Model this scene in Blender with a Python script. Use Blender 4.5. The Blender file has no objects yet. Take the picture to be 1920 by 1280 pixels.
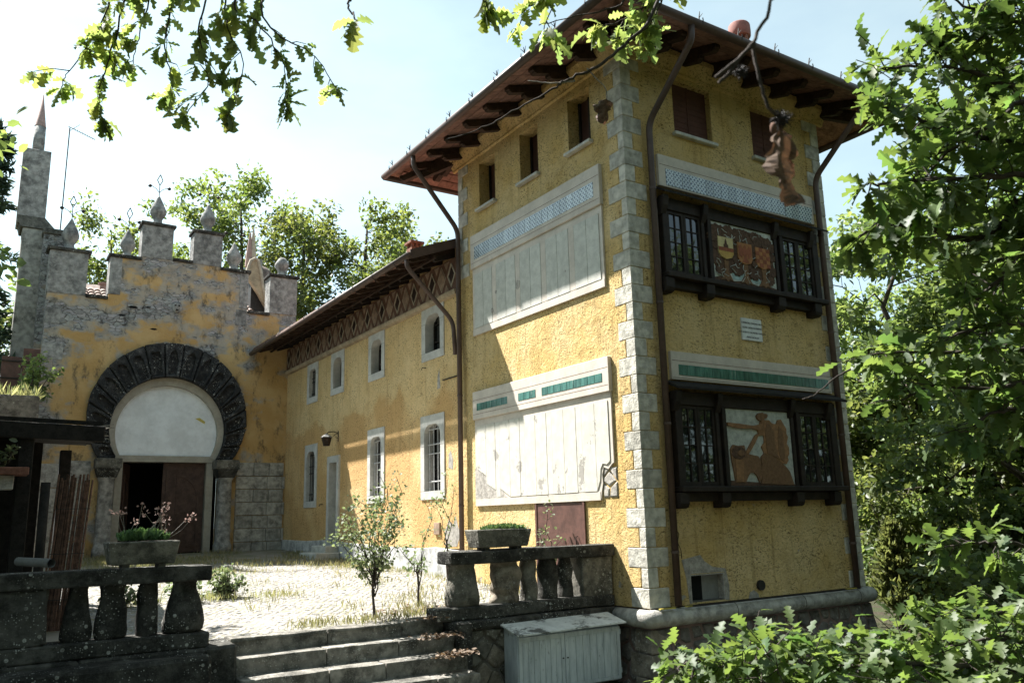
import bpy, bmesh, math, random
import numpy as np
from mathutils import Vector, Matrix, noise
from mathutils.geometry import tessellate_polygon

# ------------------------------------------------------------------ camera
sc = bpy.context.scene
COL = sc.collection
CAM = np.array([-9.0128, -10.0863, 1.4338]); YAW, PIT, ROL = (math.radians(a) for a in (33.203, 11.906, -1.4695)); FPX = 1561.19
_f = np.array([math.sin(YAW)*math.cos(PIT), math.cos(YAW)*math.cos(PIT), math.sin(PIT)])
_r = np.array([math.cos(YAW), -math.sin(YAW), 0.0]); _u = np.cross(_r, _f)
RR = _r*math.cos(ROL)+_u*math.sin(ROL); UU = -_r*math.sin(ROL)+_u*math.cos(ROL); FF = _f
cd = bpy.data.cameras.new('camera'); cam = bpy.data.objects.new('camera', cd); COL.objects.link(cam)
cd.sensor_width = 36; cd.sensor_fit = 'HORIZONTAL'; cd.lens = 36*FPX/1920; cd.clip_start = 0.05; cd.clip_end = 2000
cd.dof.use_dof = True; cd.dof.focus_distance = 15.0; cd.dof.aperture_fstop = 8.0
m = Matrix.Identity(4)
for i in range(3):
    m[i][0] = RR[i]; m[i][1] = UU[i]; m[i][2] = -FF[i]; m[i][3] = CAM[i]
cam.matrix_world = m
sc.camera = cam
sc.cycles.max_bounces = 6; sc.cycles.diffuse_bounces = 3; sc.cycles.glossy_bounces = 2; sc.cycles.transmission_bounces = 4; sc.cycles.caustics_reflective = False; sc.cycles.caustics_refractive = False
# ------------------------------------------------------------------ sky, sun, exposure
SUN = Vector((-1.0, 1.9, 2.95)).normalized()
ELEV = math.asin(SUN.z); AZ = math.atan2(SUN.x, SUN.y)
sc.view_settings.view_transform = 'Standard'; sc.view_settings.look = 'None'
sc.view_settings.gamma = 1.0; sc.view_settings.exposure = 1.88; sc.view_settings.use_curve_mapping = False
CLOUD = 1.38
w = bpy.data.worlds.new('World'); sc.world = w; w.use_nodes = True
nt = w.node_tree; nt.nodes.clear()
sky = nt.nodes.new('ShaderNodeTexSky'); sky.sky_type = 'NISHITA'; sky.sun_disc = False
sky.sun_elevation = ELEV; sky.sun_rotation = AZ; sky.altitude = 300; sky.air_density = 1.0; sky.dust_density = 1.2; sky.ozone_density = 1.5
tc = nt.nodes.new('ShaderNodeTexCoord')
mp = nt.nodes.new('ShaderNodeMapping'); mp.inputs['Scale'].default_value = (1.0, 1.0, 2.6); mp.inputs['Location'].default_value = (0.35, 0.1, 0.3)
ns = nt.nodes.new('ShaderNodeTexNoise'); ns.inputs['Scale'].default_value = 2.1; ns.inputs['Detail'].default_value = 6; ns.inputs['Roughness'].default_value = 0.55
rp = nt.nodes.new('ShaderNodeValToRGB'); rp.color_ramp.elements[0].position = 0.30; rp.color_ramp.elements[1].position = 0.60; rp.color_ramp.elements[0].color = (0.62, 0.62, 0.62, 1)
mx = nt.nodes.new('ShaderNodeMix'); mx.data_type = 'RGBA'
cl_ = nt.nodes.new('ShaderNodeHueSaturation'); cl_.inputs['Saturation'].default_value = 0.22; cl_.inputs['Value'].default_value = CLOUD
nt.links.new(sky.outputs['Color'], cl_.inputs['Color']); nt.links.new(cl_.outputs[0], mx.inputs['B'])
bg = nt.nodes.new('ShaderNodeBackground'); bg.inputs['Strength'].default_value = 0.05
wo = nt.nodes.new('ShaderNodeOutputWorld')
L = nt.links.new
L(tc.outputs['Generated'], mp.inputs['Vector']); L(mp.outputs[0], ns.inputs['Vector']); L(ns.outputs['Fac'], rp.inputs['Fac'])
L(rp.outputs['Color'], mx.inputs['Factor']); L(sky.outputs['Color'], mx.inputs['A']); wb = nt.nodes.new('ShaderNodeMix'); wb.data_type = 'RGBA'; wb.blend_type = 'MULTIPLY'; wb.inputs['Factor'].default_value = 1.0; wb.inputs['B'].default_value = (0.82, 1.02, 1.04, 1)
L(mx.outputs['Result'], wb.inputs['A']); L(wb.outputs['Result'], bg.inputs['Color']); L(bg.outputs[0], wo.inputs['Surface'])
sl = bpy.data.lights.new('sun', 'SUN'); sl.energy = 5.0; sl.angle = math.radians(0.53); sl.color = (1.0, 0.965, 0.92)
so = bpy.data.objects.new('sun', sl); COL.objects.link(so); so.rotation_euler = SUN.to_track_quat('Z', 'Y').to_euler(); so.location = (0, 0, 60)

def at(px, py, dep):
    """point on the line of sight through a photo pixel, dep metres in front of the camera"""
    return CAM + dep*(FF + RR*(px-960)/FPX - UU*(py-640)/FPX)

# ------------------------------------------------------------------ material helpers
class NT:
    def __init__(s, name):
        s.m = bpy.data.materials.new(name); s.m.use_nodes = True; s.t = s.m.node_tree; s.t.nodes.clear()
        s.out = s.t.nodes.new('ShaderNodeOutputMaterial'); s.geo = s.t.nodes.new('ShaderNodeNewGeometry')
        s.pos = s.geo.outputs['Position']
    def n(s, typ, **kw):
        x = s.t.nodes.new(typ)
        for k, v in kw.items(): setattr(x, k, v)
        return x
    def set(s, sock, v):
        if isinstance(v, bpy.types.NodeSocket): s.t.links.new(v, sock)
        elif isinstance(v, (tuple, list)) and len(v) == 3 and sock.type == 'RGBA': sock.default_value = (*v, 1)
        else: sock.default_value = v
    def map(s, scale=(1, 1, 1), rot=(0, 0, 0), vec=None, loc=(0, 0, 0)):
        x = s.n('ShaderNodeMapping'); s.set(x.inputs['Vector'], vec or s.pos); x.inputs['Scale'].default_value = scale; x.inputs['Rotation'].default_value = rot; x.inputs['Location'].default_value = loc
        return x.outputs[0]
    def noise(s, scale, detail=4, rough=0.55, vec=None, dist=0.0):
        x = s.n('ShaderNodeTexNoise'); s.set(x.inputs['Vector'], vec or s.pos); x.inputs['Scale'].default_value = scale; x.inputs['Detail'].default_value = detail; x.inputs['Roughness'].default_value = rough; x.inputs['Distortion'].default_value = dist
        return x.outputs['Fac']
    def vor(s, scale, feat='F1', vec=None, out='Distance', rnd=1.0):
        x = s.n('ShaderNodeTexVoronoi', feature=feat); s.set(x.inputs['Vector'], vec or s.pos); x.inputs['Scale'].default_value = scale; x.inputs['Randomness'].default_value = rnd
        return x.outputs[out]
    def ramp(s, fac, a, b, ca=0.0, cb=1.0):
        x = s.n('ShaderNodeMapRange', interpolation_type='SMOOTHSTEP'); s.set(x.inputs['Value'], fac)
        x.inputs['From Min'].default_value = a; x.inputs['From Max'].default_value = b; x.inputs['To Min'].default_value = ca; x.inputs['To Max'].default_value = cb
        return x.outputs[0]
    def mix(s, fac, a, b, mode='MIX'):
        x = s.n('ShaderNodeMix', data_type='RGBA', blend_type=mode); s.set(x.inputs['Factor'], fac); s.set(x.inputs['A'], a); s.set(x.inputs['B'], b)
        return x.outputs['Result']
    def math(s, op, a, b=0.0, c=0.0):
        x = s.n('ShaderNodeMath', operation=op); s.set(x.inputs[0], a); s.set(x.inputs[1], b); s.set(x.inputs[2], c)
        return x.outputs[0]
    def xyz(s, vec=None):
        x = s.n('ShaderNodeSeparateXYZ'); s.set(x.inputs[0], vec or s.pos); return x.outputs
    def rnd(s):
        return s.n('ShaderNodeObjectInfo').outputs['Random']
    def attr(s, name):
        return s.n('ShaderNodeAttribute', attribute_name=name).outputs['Fac']
    def bump(s, h, strength=0.5, dist=0.02, nrm=None):
        x = s.n('ShaderNodeBump'); s.set(x.inputs['Height'], h); x.inputs['Strength'].default_value = strength; x.inputs['Distance'].default_value = dist
        if nrm: s.set(x.inputs['Normal'], nrm)
        return x.outputs[0]
    def hsv(s, col, h=0.5, sat=1.0, v=1.0):
        x = s.n('ShaderNodeHueSaturation'); s.set(x.inputs['Hue'], h); s.set(x.inputs['Saturation'], sat); s.set(x.inputs['Value'], v); s.set(x.inputs['Color'], col)
        return x.outputs[0]
    def end(s, col, rough=0.8, nrm=None, metal=0.0, spec=0.3):
        p = s.n('ShaderNodeBsdfPrincipled'); s.set(p.inputs['Base Color'], col); s.set(p.inputs['Roughness'], rough); p.inputs['Metallic'].default_value = metal
        p.inputs['Specular IOR Level'].default_value = spec
        if nrm: s.set(p.inputs['Normal'], nrm)
        s.t.links.new(p.outputs[0], s.out.inputs['Surface'])
        return s.m

M = {}
def flat(name, col, rough=0.8, var=0.25, scale=6, bump=0.3, metal=0.0, bs=40, spec=0.3, rv=0.2):
    """a plain weathered surface: two noises of tone, a fine relief, a shift from piece to piece"""
    t = NT(name)
    a = t.noise(scale, 5, 0.6); b = t.noise(scale*5, 3)
    f = t.math('ADD', t.math('MULTIPLY', a, 0.7), t.math('MULTIPLY', b, 0.3))
    dk = tuple(c*(1-var*1.6) for c in col); lt = tuple(min(1, c*(1+var)) for c in col)
    c = t.mix(t.ramp(f, 0.33, 0.67), dk, lt)
    c = t.hsv(c, 0.5, 1.0, t.math('ADD', t.math('MULTIPLY', t.rnd(), rv), 1-rv/2))
    n_ = t.bump(t.noise(bs, 4), bump, 0.01)
    M[name] = t.end(c, rough, n_, metal, spec)

def stucco(name, col, dark, pale, wing=False, bumpy=1.0):
    t = NT(name)
    zz = t.xyz()[2]
    big = t.noise(0.9, 4, 0.6); mid = t.noise(4.5, 5, 0.65)
    c = t.mix(t.ramp(big, 0.35, 0.65), col, pale)
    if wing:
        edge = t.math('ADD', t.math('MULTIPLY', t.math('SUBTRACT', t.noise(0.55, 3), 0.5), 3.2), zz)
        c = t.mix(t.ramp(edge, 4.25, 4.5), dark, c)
    c = t.mix(t.ramp(mid, 0.5, 0.78, 0, 0.55), c, dark)
    c = t.mix(t.ramp(t.noise(0.55, 3, 0.5), 0.45, 0.65, 0, 0.45), c, tuple(min(1, x*1.15+0.02) for x in pale))
    # dark pits of the rough render
    px = t.noise(19, 4, 0.7, t.map((1, 1, 1.8)), 0.8)
    pit = t.math('MULTIPLY', t.ramp(px, 0.53, 0.62), t.ramp(t.noise(1.7, 3), 0.35, 0.6, 0.3, 1.0))
    c = t.mix(t.ramp(t.noise(2.6, 5, 0.6), 0.48, 0.7, 0, 0.35), c, tuple(x*0.8 for x in dark))
    c = t.mix(t.math('MULTIPLY', pit, 0.85), c, tuple(x*0.2 for x in dark))
    # faint rain streaks
    st = t.noise(3.0, 4, 0.6, t.map((2.6, 2.6, 0.16)))
    c = t.mix(t.ramp(st, 0.52, 0.74, 0, 0.5), c, tuple(x*0.6 for x in dark))
    # hairline cracks
    wn_ = t.n('ShaderNodeTexNoise'); wn_.inputs['Scale'].default_value = 3.0; wn_.inputs['Detail'].default_value = 5; t.set(wn_.inputs['Vector'], t.pos); wa_ = t.n('ShaderNodeVectorMath', operation='MULTIPLY_ADD'); t.set(wa_.inputs[0], wn_.outputs['Color']); wa_.inputs[1].default_value = (0.5, 0.5, 0.5); t.set(wa_.inputs[2], t.pos)
    ck = t.math('MULTIPLY', t.ramp(t.vor(0.75, 'DISTANCE_TO_EDGE', wa_.outputs[0]), 0.007, 0.003), t.ramp(t.noise(0.8, 2), 0.5, 0.56))
    c = t.mix(t.math('MULTIPLY', ck, 0.45), c, tuple(x*0.25 for x in dark))
    # grey where the colour has flaked away
    fl = t.math('MULTIPLY', t.ramp(t.noise(2.3, 6, 0.65), 0.655, 0.685), t.ramp(zz, 3.2, 0.6, 0.0, 1.0))
    c = t.mix(fl, c, (0.40, 0.37, 0.33))
    h = t.math('ADD', t.math('MULTIPLY', t.noise(6.5, 7, 0.66, None, 0.9), 1.5), t.math('MULTIPLY', px, -0.6))
    h = t.math('ADD', h, t.math('MULTIPLY', fl, -0.25))
    n_ = t.bump(h, 0.8*bumpy, 0.06)
    M[name] = t.end(c, 0.95, n_, 0, 0.15)

stucco('tower_stucco', (0.60, 0.415, 0.16), (0.43, 0.28, 0.10), (0.65, 0.49, 0.25))
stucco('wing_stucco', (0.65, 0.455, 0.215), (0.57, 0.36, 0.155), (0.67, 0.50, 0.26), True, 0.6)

def gate_stucco():
    t = NT('gate_stucco')
    X, Y, Z = t.xyz()
    c = t.mix(t.ramp(t.noise(1.3, 5), 0.35, 0.65), (0.46, 0.29, 0.115), (0.54, 0.375, 0.18))
    # bare rubble where the render has fallen: long flat stones
    wn_ = t.n('ShaderNodeTexNoise'); wn_.inputs['Scale'].default_value = 2.5; t.set(wn_.inputs['Vector'], t.pos); wa_ = t.n('ShaderNodeVectorMath', operation='MULTIPLY_ADD'); t.set(wa_.inputs[0], wn_.outputs['Color']); wa_.inputs[1].default_value = (0.25, 0.25, 0.25); t.set(wa_.inputs[2], t.pos)
    wv = t.map((1.0, 1.0, 2.6), (0, 0, 0), wa_.outputs[0])
    e = t.vor(4.4, 'DISTANCE_TO_EDGE', wv); cc = t.vor(4.4, 'F1', wv, 'Color')
    stn = t.mix(t.ramp(t.noise(14, 4), 0.3, 0.7), (0.20, 0.20, 0.20), (0.34, 0.33, 0.31))
    stn = t.mix(0.5, stn, t.hsv(t.mix(1.0, cc, (0.5, 0.5, 0.5), 'MULTIPLY'), 0.5, 0.08, 1.0))
    joint = t.ramp(t.math('ADD', e, t.math('MULTIPLY', t.math('SUBTRACT', t.noise(11, 4), 0.5), 0.12)), 0.0, 0.06)
    stn = t.mix(joint, (0.12, 0.11, 0.10), stn)
    hz = t.math('ADD', t.noise(0.85, 6, 0.62, t.map((1, 1, 1.5), (0, 0, 0), None, (2.7, 0, 5.2))), t.math('MULTIPLY', t.ramp(Z, 4.5, 8.6), 0.10))
    hz = t.math('ADD', hz, t.math('MULTIPLY', t.ramp(X, -0.3, -1.6), 0.07))
    hz = t.math('ADD', hz, t.math('MULTIPLY', t.ramp(X, -6.2, -7.2), 0.10))
    bare = t.ramp(hz, 0.69, 0.74)
    grey = t.mix(t.ramp(t.noise(5, 4), 0.35, 0.65), (0.27, 0.26, 0.24), (0.37, 0.35, 0.31))
    thin = t.ramp(hz, 0.59, 0.68, 0, 0.85)
    c = t.mix(thin, c, grey); c = t.mix(bare, c, stn)
    # black lichen streaks
    ln = t.math('MULTIPLY', t.ramp(t.noise(2.4, 6, 0.7, t.map((1.3, 1.3, 0.6))), 0.52, 0.66), t.ramp(t.noise(18, 3), 0.3, 0.6, 0.5, 1))
    c = t.mix(t.math('MULTIPLY', ln, 0.75), c, (0.045, 0.045, 0.042))
    h = t.math('ADD', t.math('MULTIPLY', bare, t.math('SUBTRACT', t.math('MULTIPLY', joint, 0.8), 1.2)), t.math('MULTIPLY', t.noise(16, 5), 0.6))
    M['gate_stucco'] = t.end(c, 0.95, t.bump(h, 0.8, 0.04), 0, 0.15)
gate_stucco()

def old_stone(name, base, dark, lichen=0.6, black=0.55, bs=30):
    """weathered stone: grain, black lichen crust, pale round lichen spots"""
    t = NT(name)
    c = t.mix(t.ramp(t.noise(7, 5), 0.3, 0.7), tuple(x*0.7 for x in base), tuple(x*1.25 for x in base))
    bl = t.ramp(t.noise(3.2, 7, 0.72), black-0.10, black+0.13)
    bl = t.math('MULTIPLY', bl, t.ramp(t.noise(60, 2), 0.25, 0.6, 0.6, 1.0))
    c = t.mix(t.math('MULTIPLY', bl, 0.85), c, dark)
    if lichen > 0:
        d = t.vor(13); cl = t.n('ShaderNodeSeparateColor'); t.set(cl.inputs[0], t.vor(13, 'F1', None, 'Color'))
        sp = t.math('MULTIPLY', t.ramp(d, 0.30, 0.24), t.math('GREATER_THAN', cl.outputs[0], 0.72))
        d2 = t.vor(42); c2 = t.n('ShaderNodeSeparateColor'); t.set(c2.inputs[0], t.vor(42, 'F1', None, 'Color'))
        sp2 = t.math('MULTIPLY', t.ramp(d2, 0.36, 0.28), t.math('GREATER_THAN', c2.outputs[0], 0.70))
        msk = t.ramp(t.noise(2.2, 4), 0.42, 0.6)
        s = t.math('MULTIPLY', t.math('MAXIMUM', sp, sp2), t.math('MULTIPLY', msk, lichen))
        s = t.math('MULTIPLY', s, t.ramp(t.noise(90, 2), 0.3, 0.6, 0.4, 1.0))
        c = t.mix(s, c, (0.50, 0.50, 0.46))
    c = t.hsv(c, 0.5, 1.0, t.math('ADD', t.math('MULTIPLY', t.rnd(), 0.3), 0.85))
    h = t.math('ADD', t.noise(bs, 6, 0.65), t.math('MULTIPLY', t.noise(6, 3), 1.5))
    M[name] = t.end(c, 0.95, t.bump(h, 0.55, 0.03), 0, 0.15)
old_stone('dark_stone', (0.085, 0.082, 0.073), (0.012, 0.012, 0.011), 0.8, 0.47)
old_stone('quoin_stone', (0.465, 0.445, 0.385), (0.33, 0.315, 0.27), 0.1, 0.60)
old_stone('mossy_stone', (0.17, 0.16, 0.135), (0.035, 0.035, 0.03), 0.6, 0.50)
old_stone('arch_stone', (0.085, 0.085, 0.085), (0.014, 0.014, 0.015), 0.9, 0.40)
old_stone('pier_stone', (0.31, 0.305, 0.29), (0.07, 0.07, 0.07), 0.35, 0.53)
old_stone('dado_stone', (0.40, 0.385, 0.35), (0.05, 0.048, 0.045), 0.1, 0.57)
old_stone('rubble_stone', (0.16, 0.145, 0.13), (0.04, 0.036, 0.034), 0.5, 0.55)
old_stone('wall_block', (0.22, 0.19, 0.15), (0.04, 0.036, 0.03), 0.4, 0.55)
old_stone('torus_stone', (0.34, 0.33, 0.30), (0.10, 0.10, 0.095), 0.2, 0.60)
old_stone('step_stone', (0.25, 0.235, 0.205), (0.035, 0.035, 0.03), 0.6, 0.50)
flat('surround_stone', (0.50, 0.49, 0.455), 0.9, 0.12, 3, 0.25, rv=0.08)
flat('sill_stone', (0.46, 0.45, 0.41), 0.9, 0.15, 6, 0.3)
flat('plinth_stone', (0.42, 0.42, 0.41), 0.95, 0.3, 4, 0.8, bs=14)
flat('mortar', (0.21, 0.145, 0.125), 0.95, 0.25, 5, 0.6)
flat('grey_mortar', (0.13, 0.12, 0.105), 0.95, 0.35, 5, 0.6)
flat('bare_plaster', (0.36, 0.335, 0.30), 0.95, 0.25, 9, 1.0, bs=16)
flat('dark_wood', (0.022, 0.015, 0.011), 0.7, 0.35, 6, 0.4)
flat('rafter_wood', (0.045, 0.027, 0.018), 0.8, 0.35, 6, 0.4)
flat('door_wood', (0.075, 0.046, 0.036), 0.7, 0.25, 5, 0.25)
flat('soffit_clay', (0.24, 0.135, 0.108), 0.85, 0.22, 8, 0.25, rv=0.3)
flat('roof_clay', (0.25, 0.14, 0.10), 0.9, 0.35, 6, 0.5, rv=0.4)
flat('old_roof_clay', (0.22, 0.17, 0.145), 0.9, 0.4, 6, 0.5, rv=0.5)
flat('gutter_metal', (0.085, 0.055, 0.045), 0.5, 0.15, 3, 0.06, spec=0.4)
flat('rust_metal', (0.12, 0.058, 0.045), 0.55, 0.22, 4, 0.1, spec=0.4)
flat('shutter_red', (0.085, 0.036, 0.026), 0.8, 0.15, 3, 0.1)
flat('iron', (0.025, 0.022, 0.02), 0.6, 0.3, 12, 0.2)
flat('pale_iron', (0.42, 0.42, 0.42), 0.5, 0.2, 12, 0.1)
flat('cream_paint', (0.55, 0.495, 0.43), 0.85, 0.09, 3, 0.12, rv=0.06)
flat('board_paint', (0.51, 0.505, 0.455), 0.85, 0.10, 7, 0.14, rv=0.10)
flat('frieze_brown', (0.155, 0.085, 0.058), 0.9, 0.2, 7, 0.3)
flat('frieze_pale', (0.30, 0.215, 0.155), 0.9, 0.2, 7, 0.3)
flat('frieze_line', (0.42, 0.36, 0.28), 0.9, 0.15, 7, 0.2)
flat('frieze_dark', (0.03, 0.018, 0.014), 0.9, 0.2, 7, 0.2)
flat('ledge_paint', (0.40, 0.32, 0.22), 0.9, 0.2, 4, 0.3)
flat('arch_cream', (0.40, 0.37, 0.31), 0.9, 0.12, 3, 0.15)
flat('white_board', (0.80, 0.83, 0.86), 0.55, 0.09, 2, 0.08)
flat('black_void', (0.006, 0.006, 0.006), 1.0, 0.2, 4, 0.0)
flat('room_grey', (0.10, 0.098, 0.095), 1.0, 0.2, 4, 0.2)
flat('pink_clay', (0.34, 0.23, 0.20), 0.85, 0.12, 7, 0.2)
flat('terracotta', (0.25, 0.10, 0.08), 0.8, 0.15, 7, 0.2)
flat('brick', (0.22, 0.10, 0.07), 0.9, 0.25, 12, 0.4)
flat('reed', (0.12, 0.066, 0.046), 0.8, 0.35, 14, 0.3, rv=0.6)
flat('shed_wood', (0.016, 0.014, 0.012), 0.9, 0.4, 7, 0.5)
flat('plastic_grey', (0.2, 0.2, 0.19), 0.5, 0.1, 5, 0.05)
flat('sgraf_pale', (0.44, 0.46, 0.42), 0.85, 0.2, 8, 0.25)
flat('sgraf_blue', (0.30, 0.40, 0.40), 0.85, 0.2, 8, 0.25)
flat('sgraf_brown', (0.095, 0.055, 0.036), 0.9, 0.3, 22, 0.5)
flat('sgraf_tan', (0.25, 0.135, 0.065), 0.85, 0.2, 14, 0.35)
flat('sgraf_deep', (0.17, 0.095, 0.05), 0.9, 0.2, 18, 0.35)
flat('shield_cream', (0.55, 0.46, 0.24), 0.85, 0.12, 9, 0.2)
flat('shield_ochre', (0.46, 0.30, 0.09), 0.85, 0.15, 9, 0.2)
flat('shield_red', (0.25, 0.085, 0.045), 0.85, 0.15, 9, 0.2)
flat('shield_orange', (0.35, 0.16, 0.065), 0.85, 0.15, 9, 0.2)
flat('plaque_white', (0.66, 0.68, 0.67), 0.6, 0.08, 8, 0.1)
flat('ink', (0.02, 0.02, 0.025), 0.8, 0.1, 8, 0)
flat('yellow_strip', (0.55, 0.45, 0.10), 0.7, 0.2, 8, 0.1)
flat('cobble', (0.265, 0.255, 0.24), 0.95, 0.30, 9, 0.5, rv=0.3)
flat('bark', (0.075, 0.060, 0.047), 0.95, 0.4, 9, 0.9, bs=18)
flat('twig', (0.055, 0.045, 0.038), 0.9, 0.3, 30, 0.4)
flat('pale_twig', (0.30, 0.28, 0.25), 0.9, 0.25, 40, 0.4)
flat('soil', (0.07, 0.055, 0.04), 1.0, 0.3, 20, 0.8)
flat('dead_leaf', (0.22, 0.15, 0.10), 0.9, 0.4, 30, 0.3, rv=0.6)

def cabinet_paint():
    t = NT('cabinet_paint')
    Z = t.xyz()[2]
    c = t.mix(t.ramp(t.noise(4, 5, 0.65, t.map((3, 3, 0.6))), 0.35, 0.7), (0.58, 0.62, 0.63), (0.40, 0.44, 0.46))
    c = t.mix(t.ramp(t.noise(9, 6, 0.7, t.map((2, 2, 0.8))), 0.60, 0.72, 0, 0.8), c, (0.10, 0.10, 0.095))
    c = t.mix(t.ramp(t.noise(22, 5, 0.7), 0.66, 0.74), c, (0.16, 0.075, 0.04))
    M['cabinet_paint'] = t.end(c, 0.5, t.bump(t.noise(30, 4), 0.2, 0.004), 0, 0.4)
    t = NT('cabinet_lid')
    c = t.mix(t.ramp(t.noise(6, 5, 0.65), 0.35, 0.7), (0.66, 0.68, 0.66), (0.50, 0.52, 0.51))
    c = t.mix(t.ramp(t.noise(2.6, 6, 0.7, t.map((1, 2, 1))), 0.52, 0.60, 0, 0.9), c, (0.06, 0.06, 0.055))
    c = t.mix(t.ramp(t.noise(16, 5, 0.7), 0.64, 0.72), c, (0.20, 0.10, 0.05))
    M['cabinet_lid'] = t.end(c, 0.55, t.bump(t.noise(30, 4), 0.2, 0.004), 0, 0.4)
cabinet_paint()

def peeling_board():
    t = NT('peeling_board')
    nz = t.noise(3.0, 7, 0.68, t.map((1, 1, 0.7)))
    Z = t.xyz()[2]
    f = t.ramp(t.math('ADD', nz, t.ramp(Z, 3.4, 1.8, 0, 0.07)), 0.655, 0.668)
    c = t.mix(t.ramp(t.noise(6, 4), 0.3, 0.7), (0.58, 0.56, 0.50), (0.50, 0.48, 0.42))
    c = t.mix(f, c, (0.33, 0.31, 0.28))
    h = t.math('ADD', t.math('MULTIPLY', f, -1.5), t.math('MULTIPLY', t.noise(25, 4), 0.3))
    M['peeling_board'] = t.end(c, 0.9, t.bump(h, 0.7, 0.015), 0, 0.2)
peeling_board()

def tiles():
    # glazed blue and white lattice tile (flat print) 
    t = NT('blue_tile')
    X, Y, Z = t.xyz()
    u = t.math('ADD', X, Y)
    k = 2*math.pi/0.13
    su = t.math('COSINE', t.math('MULTIPLY', t.math('ADD', u, Z), k*0.75)); sv = t.math('COSINE', t.math('MULTIPLY', t.math('SUBTRACT', u, Z), k*0.75))
    p = t.math('MULTIPLY', su, sv); q = t.math('ADD', su, sv)
    dark = t.ramp(t.math('ABSOLUTE', p), 0.30, 0.55)
    ring = t.ramp(t.math('ABSOLUTE', q), 0.12, 0.34)
    c = t.mix(ring, (0.07, 0.12, 0.19), (0.52, 0.60, 0.63))
    c = t.mix(t.math('MULTIPLY', dark, 0.85), c, (0.025, 0.05, 0.10))
    worn = t.ramp(t.noise(1.6, 4), 0.55, 0.72, 0, 0.5)
    c = t.mix(worn, c, (0.55, 0.60, 0.62))
    c = t.hsv(c, 0.5, 0.9, t.math('ADD', t.math('MULTIPLY', t.rnd(), 0.35), 0.85))
    M['blue_tile'] = t.end(c, 0.18, t.bump(t.noise(12, 2), 0.08, 0.004), 0, 0.5)
    t = NT('green_tile')
    c = t.mix(t.ramp(t.noise(5, 4, 0.6, t.map((4, 4, 0.7))), 0.35, 0.65), (0.02, 0.085, 0.065), (0.055, 0.165, 0.13))
    c = t.mix(t.ramp(t.noise(2.2, 5, 0.6, t.map((6, 6, 0.5))), 0.60, 0.72), c, (0.34, 0.38, 0.34))
    c = t.hsv(c, 0.5, 1.0, t.math('ADD', t.math('MULTIPLY', t.rnd(), 0.5), 0.75))
    M['green_tile'] = t.end(c, 0.2, None, 0, 0.5)
    t = NT('glass')
    M['glass'] = t.end((0.012, 0.014, 0.014), 0.03, t.bump(t.noise(2.5, 2), 0.12, 0.02), 0, 0.8)
tiles()

def leafmat(name, col, col2, trans=0.45, rough=0.45, tcol=None, spec=0.4):
    t = NT(name)
    f = t.attr('tint')
    c = t.mix(f, col, col2)
    oi = t.rnd()
    c = t.hsv(c, t.math('ADD', t.math('MULTIPLY', oi, 0.03), 0.485), 1.0, t.math('ADD', t.math('MULTIPLY', oi, 0.4), 0.8))
    p = t.n('ShaderNodeBsdfPrincipled'); t.set(p.inputs['Base Color'], c); p.inputs['Roughness'].default_value = rough; p.inputs['Specular IOR Level'].default_value = spec
    tr = t.n('ShaderNodeBsdfTranslucent'); t.set(tr.inputs['Color'], t.mix(1.0, c, tcol or (1.75, 1.7, 0.8), 'MULTIPLY'))
    mx = t.n('ShaderNodeMixShader'); mx.inputs[0].default_value = trans
    L = t.t.links.new
    L(p.outputs[0], mx.inputs[1]); L(tr.outputs[0], mx.inputs[2]); L(mx.outputs[0], t.out.inputs['Surface'])
    M[name] = t.m
leafmat('oak_leaf', (0.050, 0.094, 0.036), (0.12, 0.17, 0.06), 0.46, 0.5, (2.1, 2.1, 1.15), 0.35)
leafmat('oak_leaf_pale', (0.085, 0.125, 0.05), (0.17, 0.20, 0.075), 0.62, 0.5, (2.4, 2.3, 1.5), 0.3)
leafmat('far_leaf', (0.075, 0.11, 0.04), (0.17, 0.20, 0.085), 0.45, 0.5)
leafmat('wood_leaf', (0.060, 0.095, 0.038), (0.18, 0.22, 0.09), 0.48, 0.45, (1.7, 1.65, 0.95), 0.35)
leafmat('shrub_leaf', (0.105, 0.14, 0.08), (0.20, 0.24, 0.135), 0.38, 0.55, (1.4, 1.4, 0.95))
leafmat('fir_leaf', (0.022, 0.045, 0.030), (0.045, 0.075, 0.045), 0.15, 0.6)
leafmat('thuja_leaf', (0.11, 0.14, 0.06), (0.21, 0.22, 0.095), 0.4, 0.6, (1.4, 1.4, 0.9))
leafmat('grass_leaf', (0.20, 0.22, 0.10), (0.40, 0.37, 0.22), 0.35, 0.7, (1.3, 1.3, 0.9))
leafmat('succulent', (0.06, 0.115, 0.05), (0.13, 0.20, 0.08), 0.25, 0.55, (1.4, 1.4, 0.9))
leafmat('dry_stalk', (0.26, 0.19, 0.17), (0.40, 0.27, 0.24), 0.3, 0.8, (1.1, 1.0, 1.0))
leafmat('brown_leaf', (0.085, 0.058, 0.042), (0.16, 0.11, 0.078), 0.15, 0.8, (1.2, 0.9, 0.65), 0.2)
leafmat('litter_leaf', (0.12, 0.085, 0.06), (0.26, 0.20, 0.14), 0.2, 0.8, (1.3, 1.1, 0.8))
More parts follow.
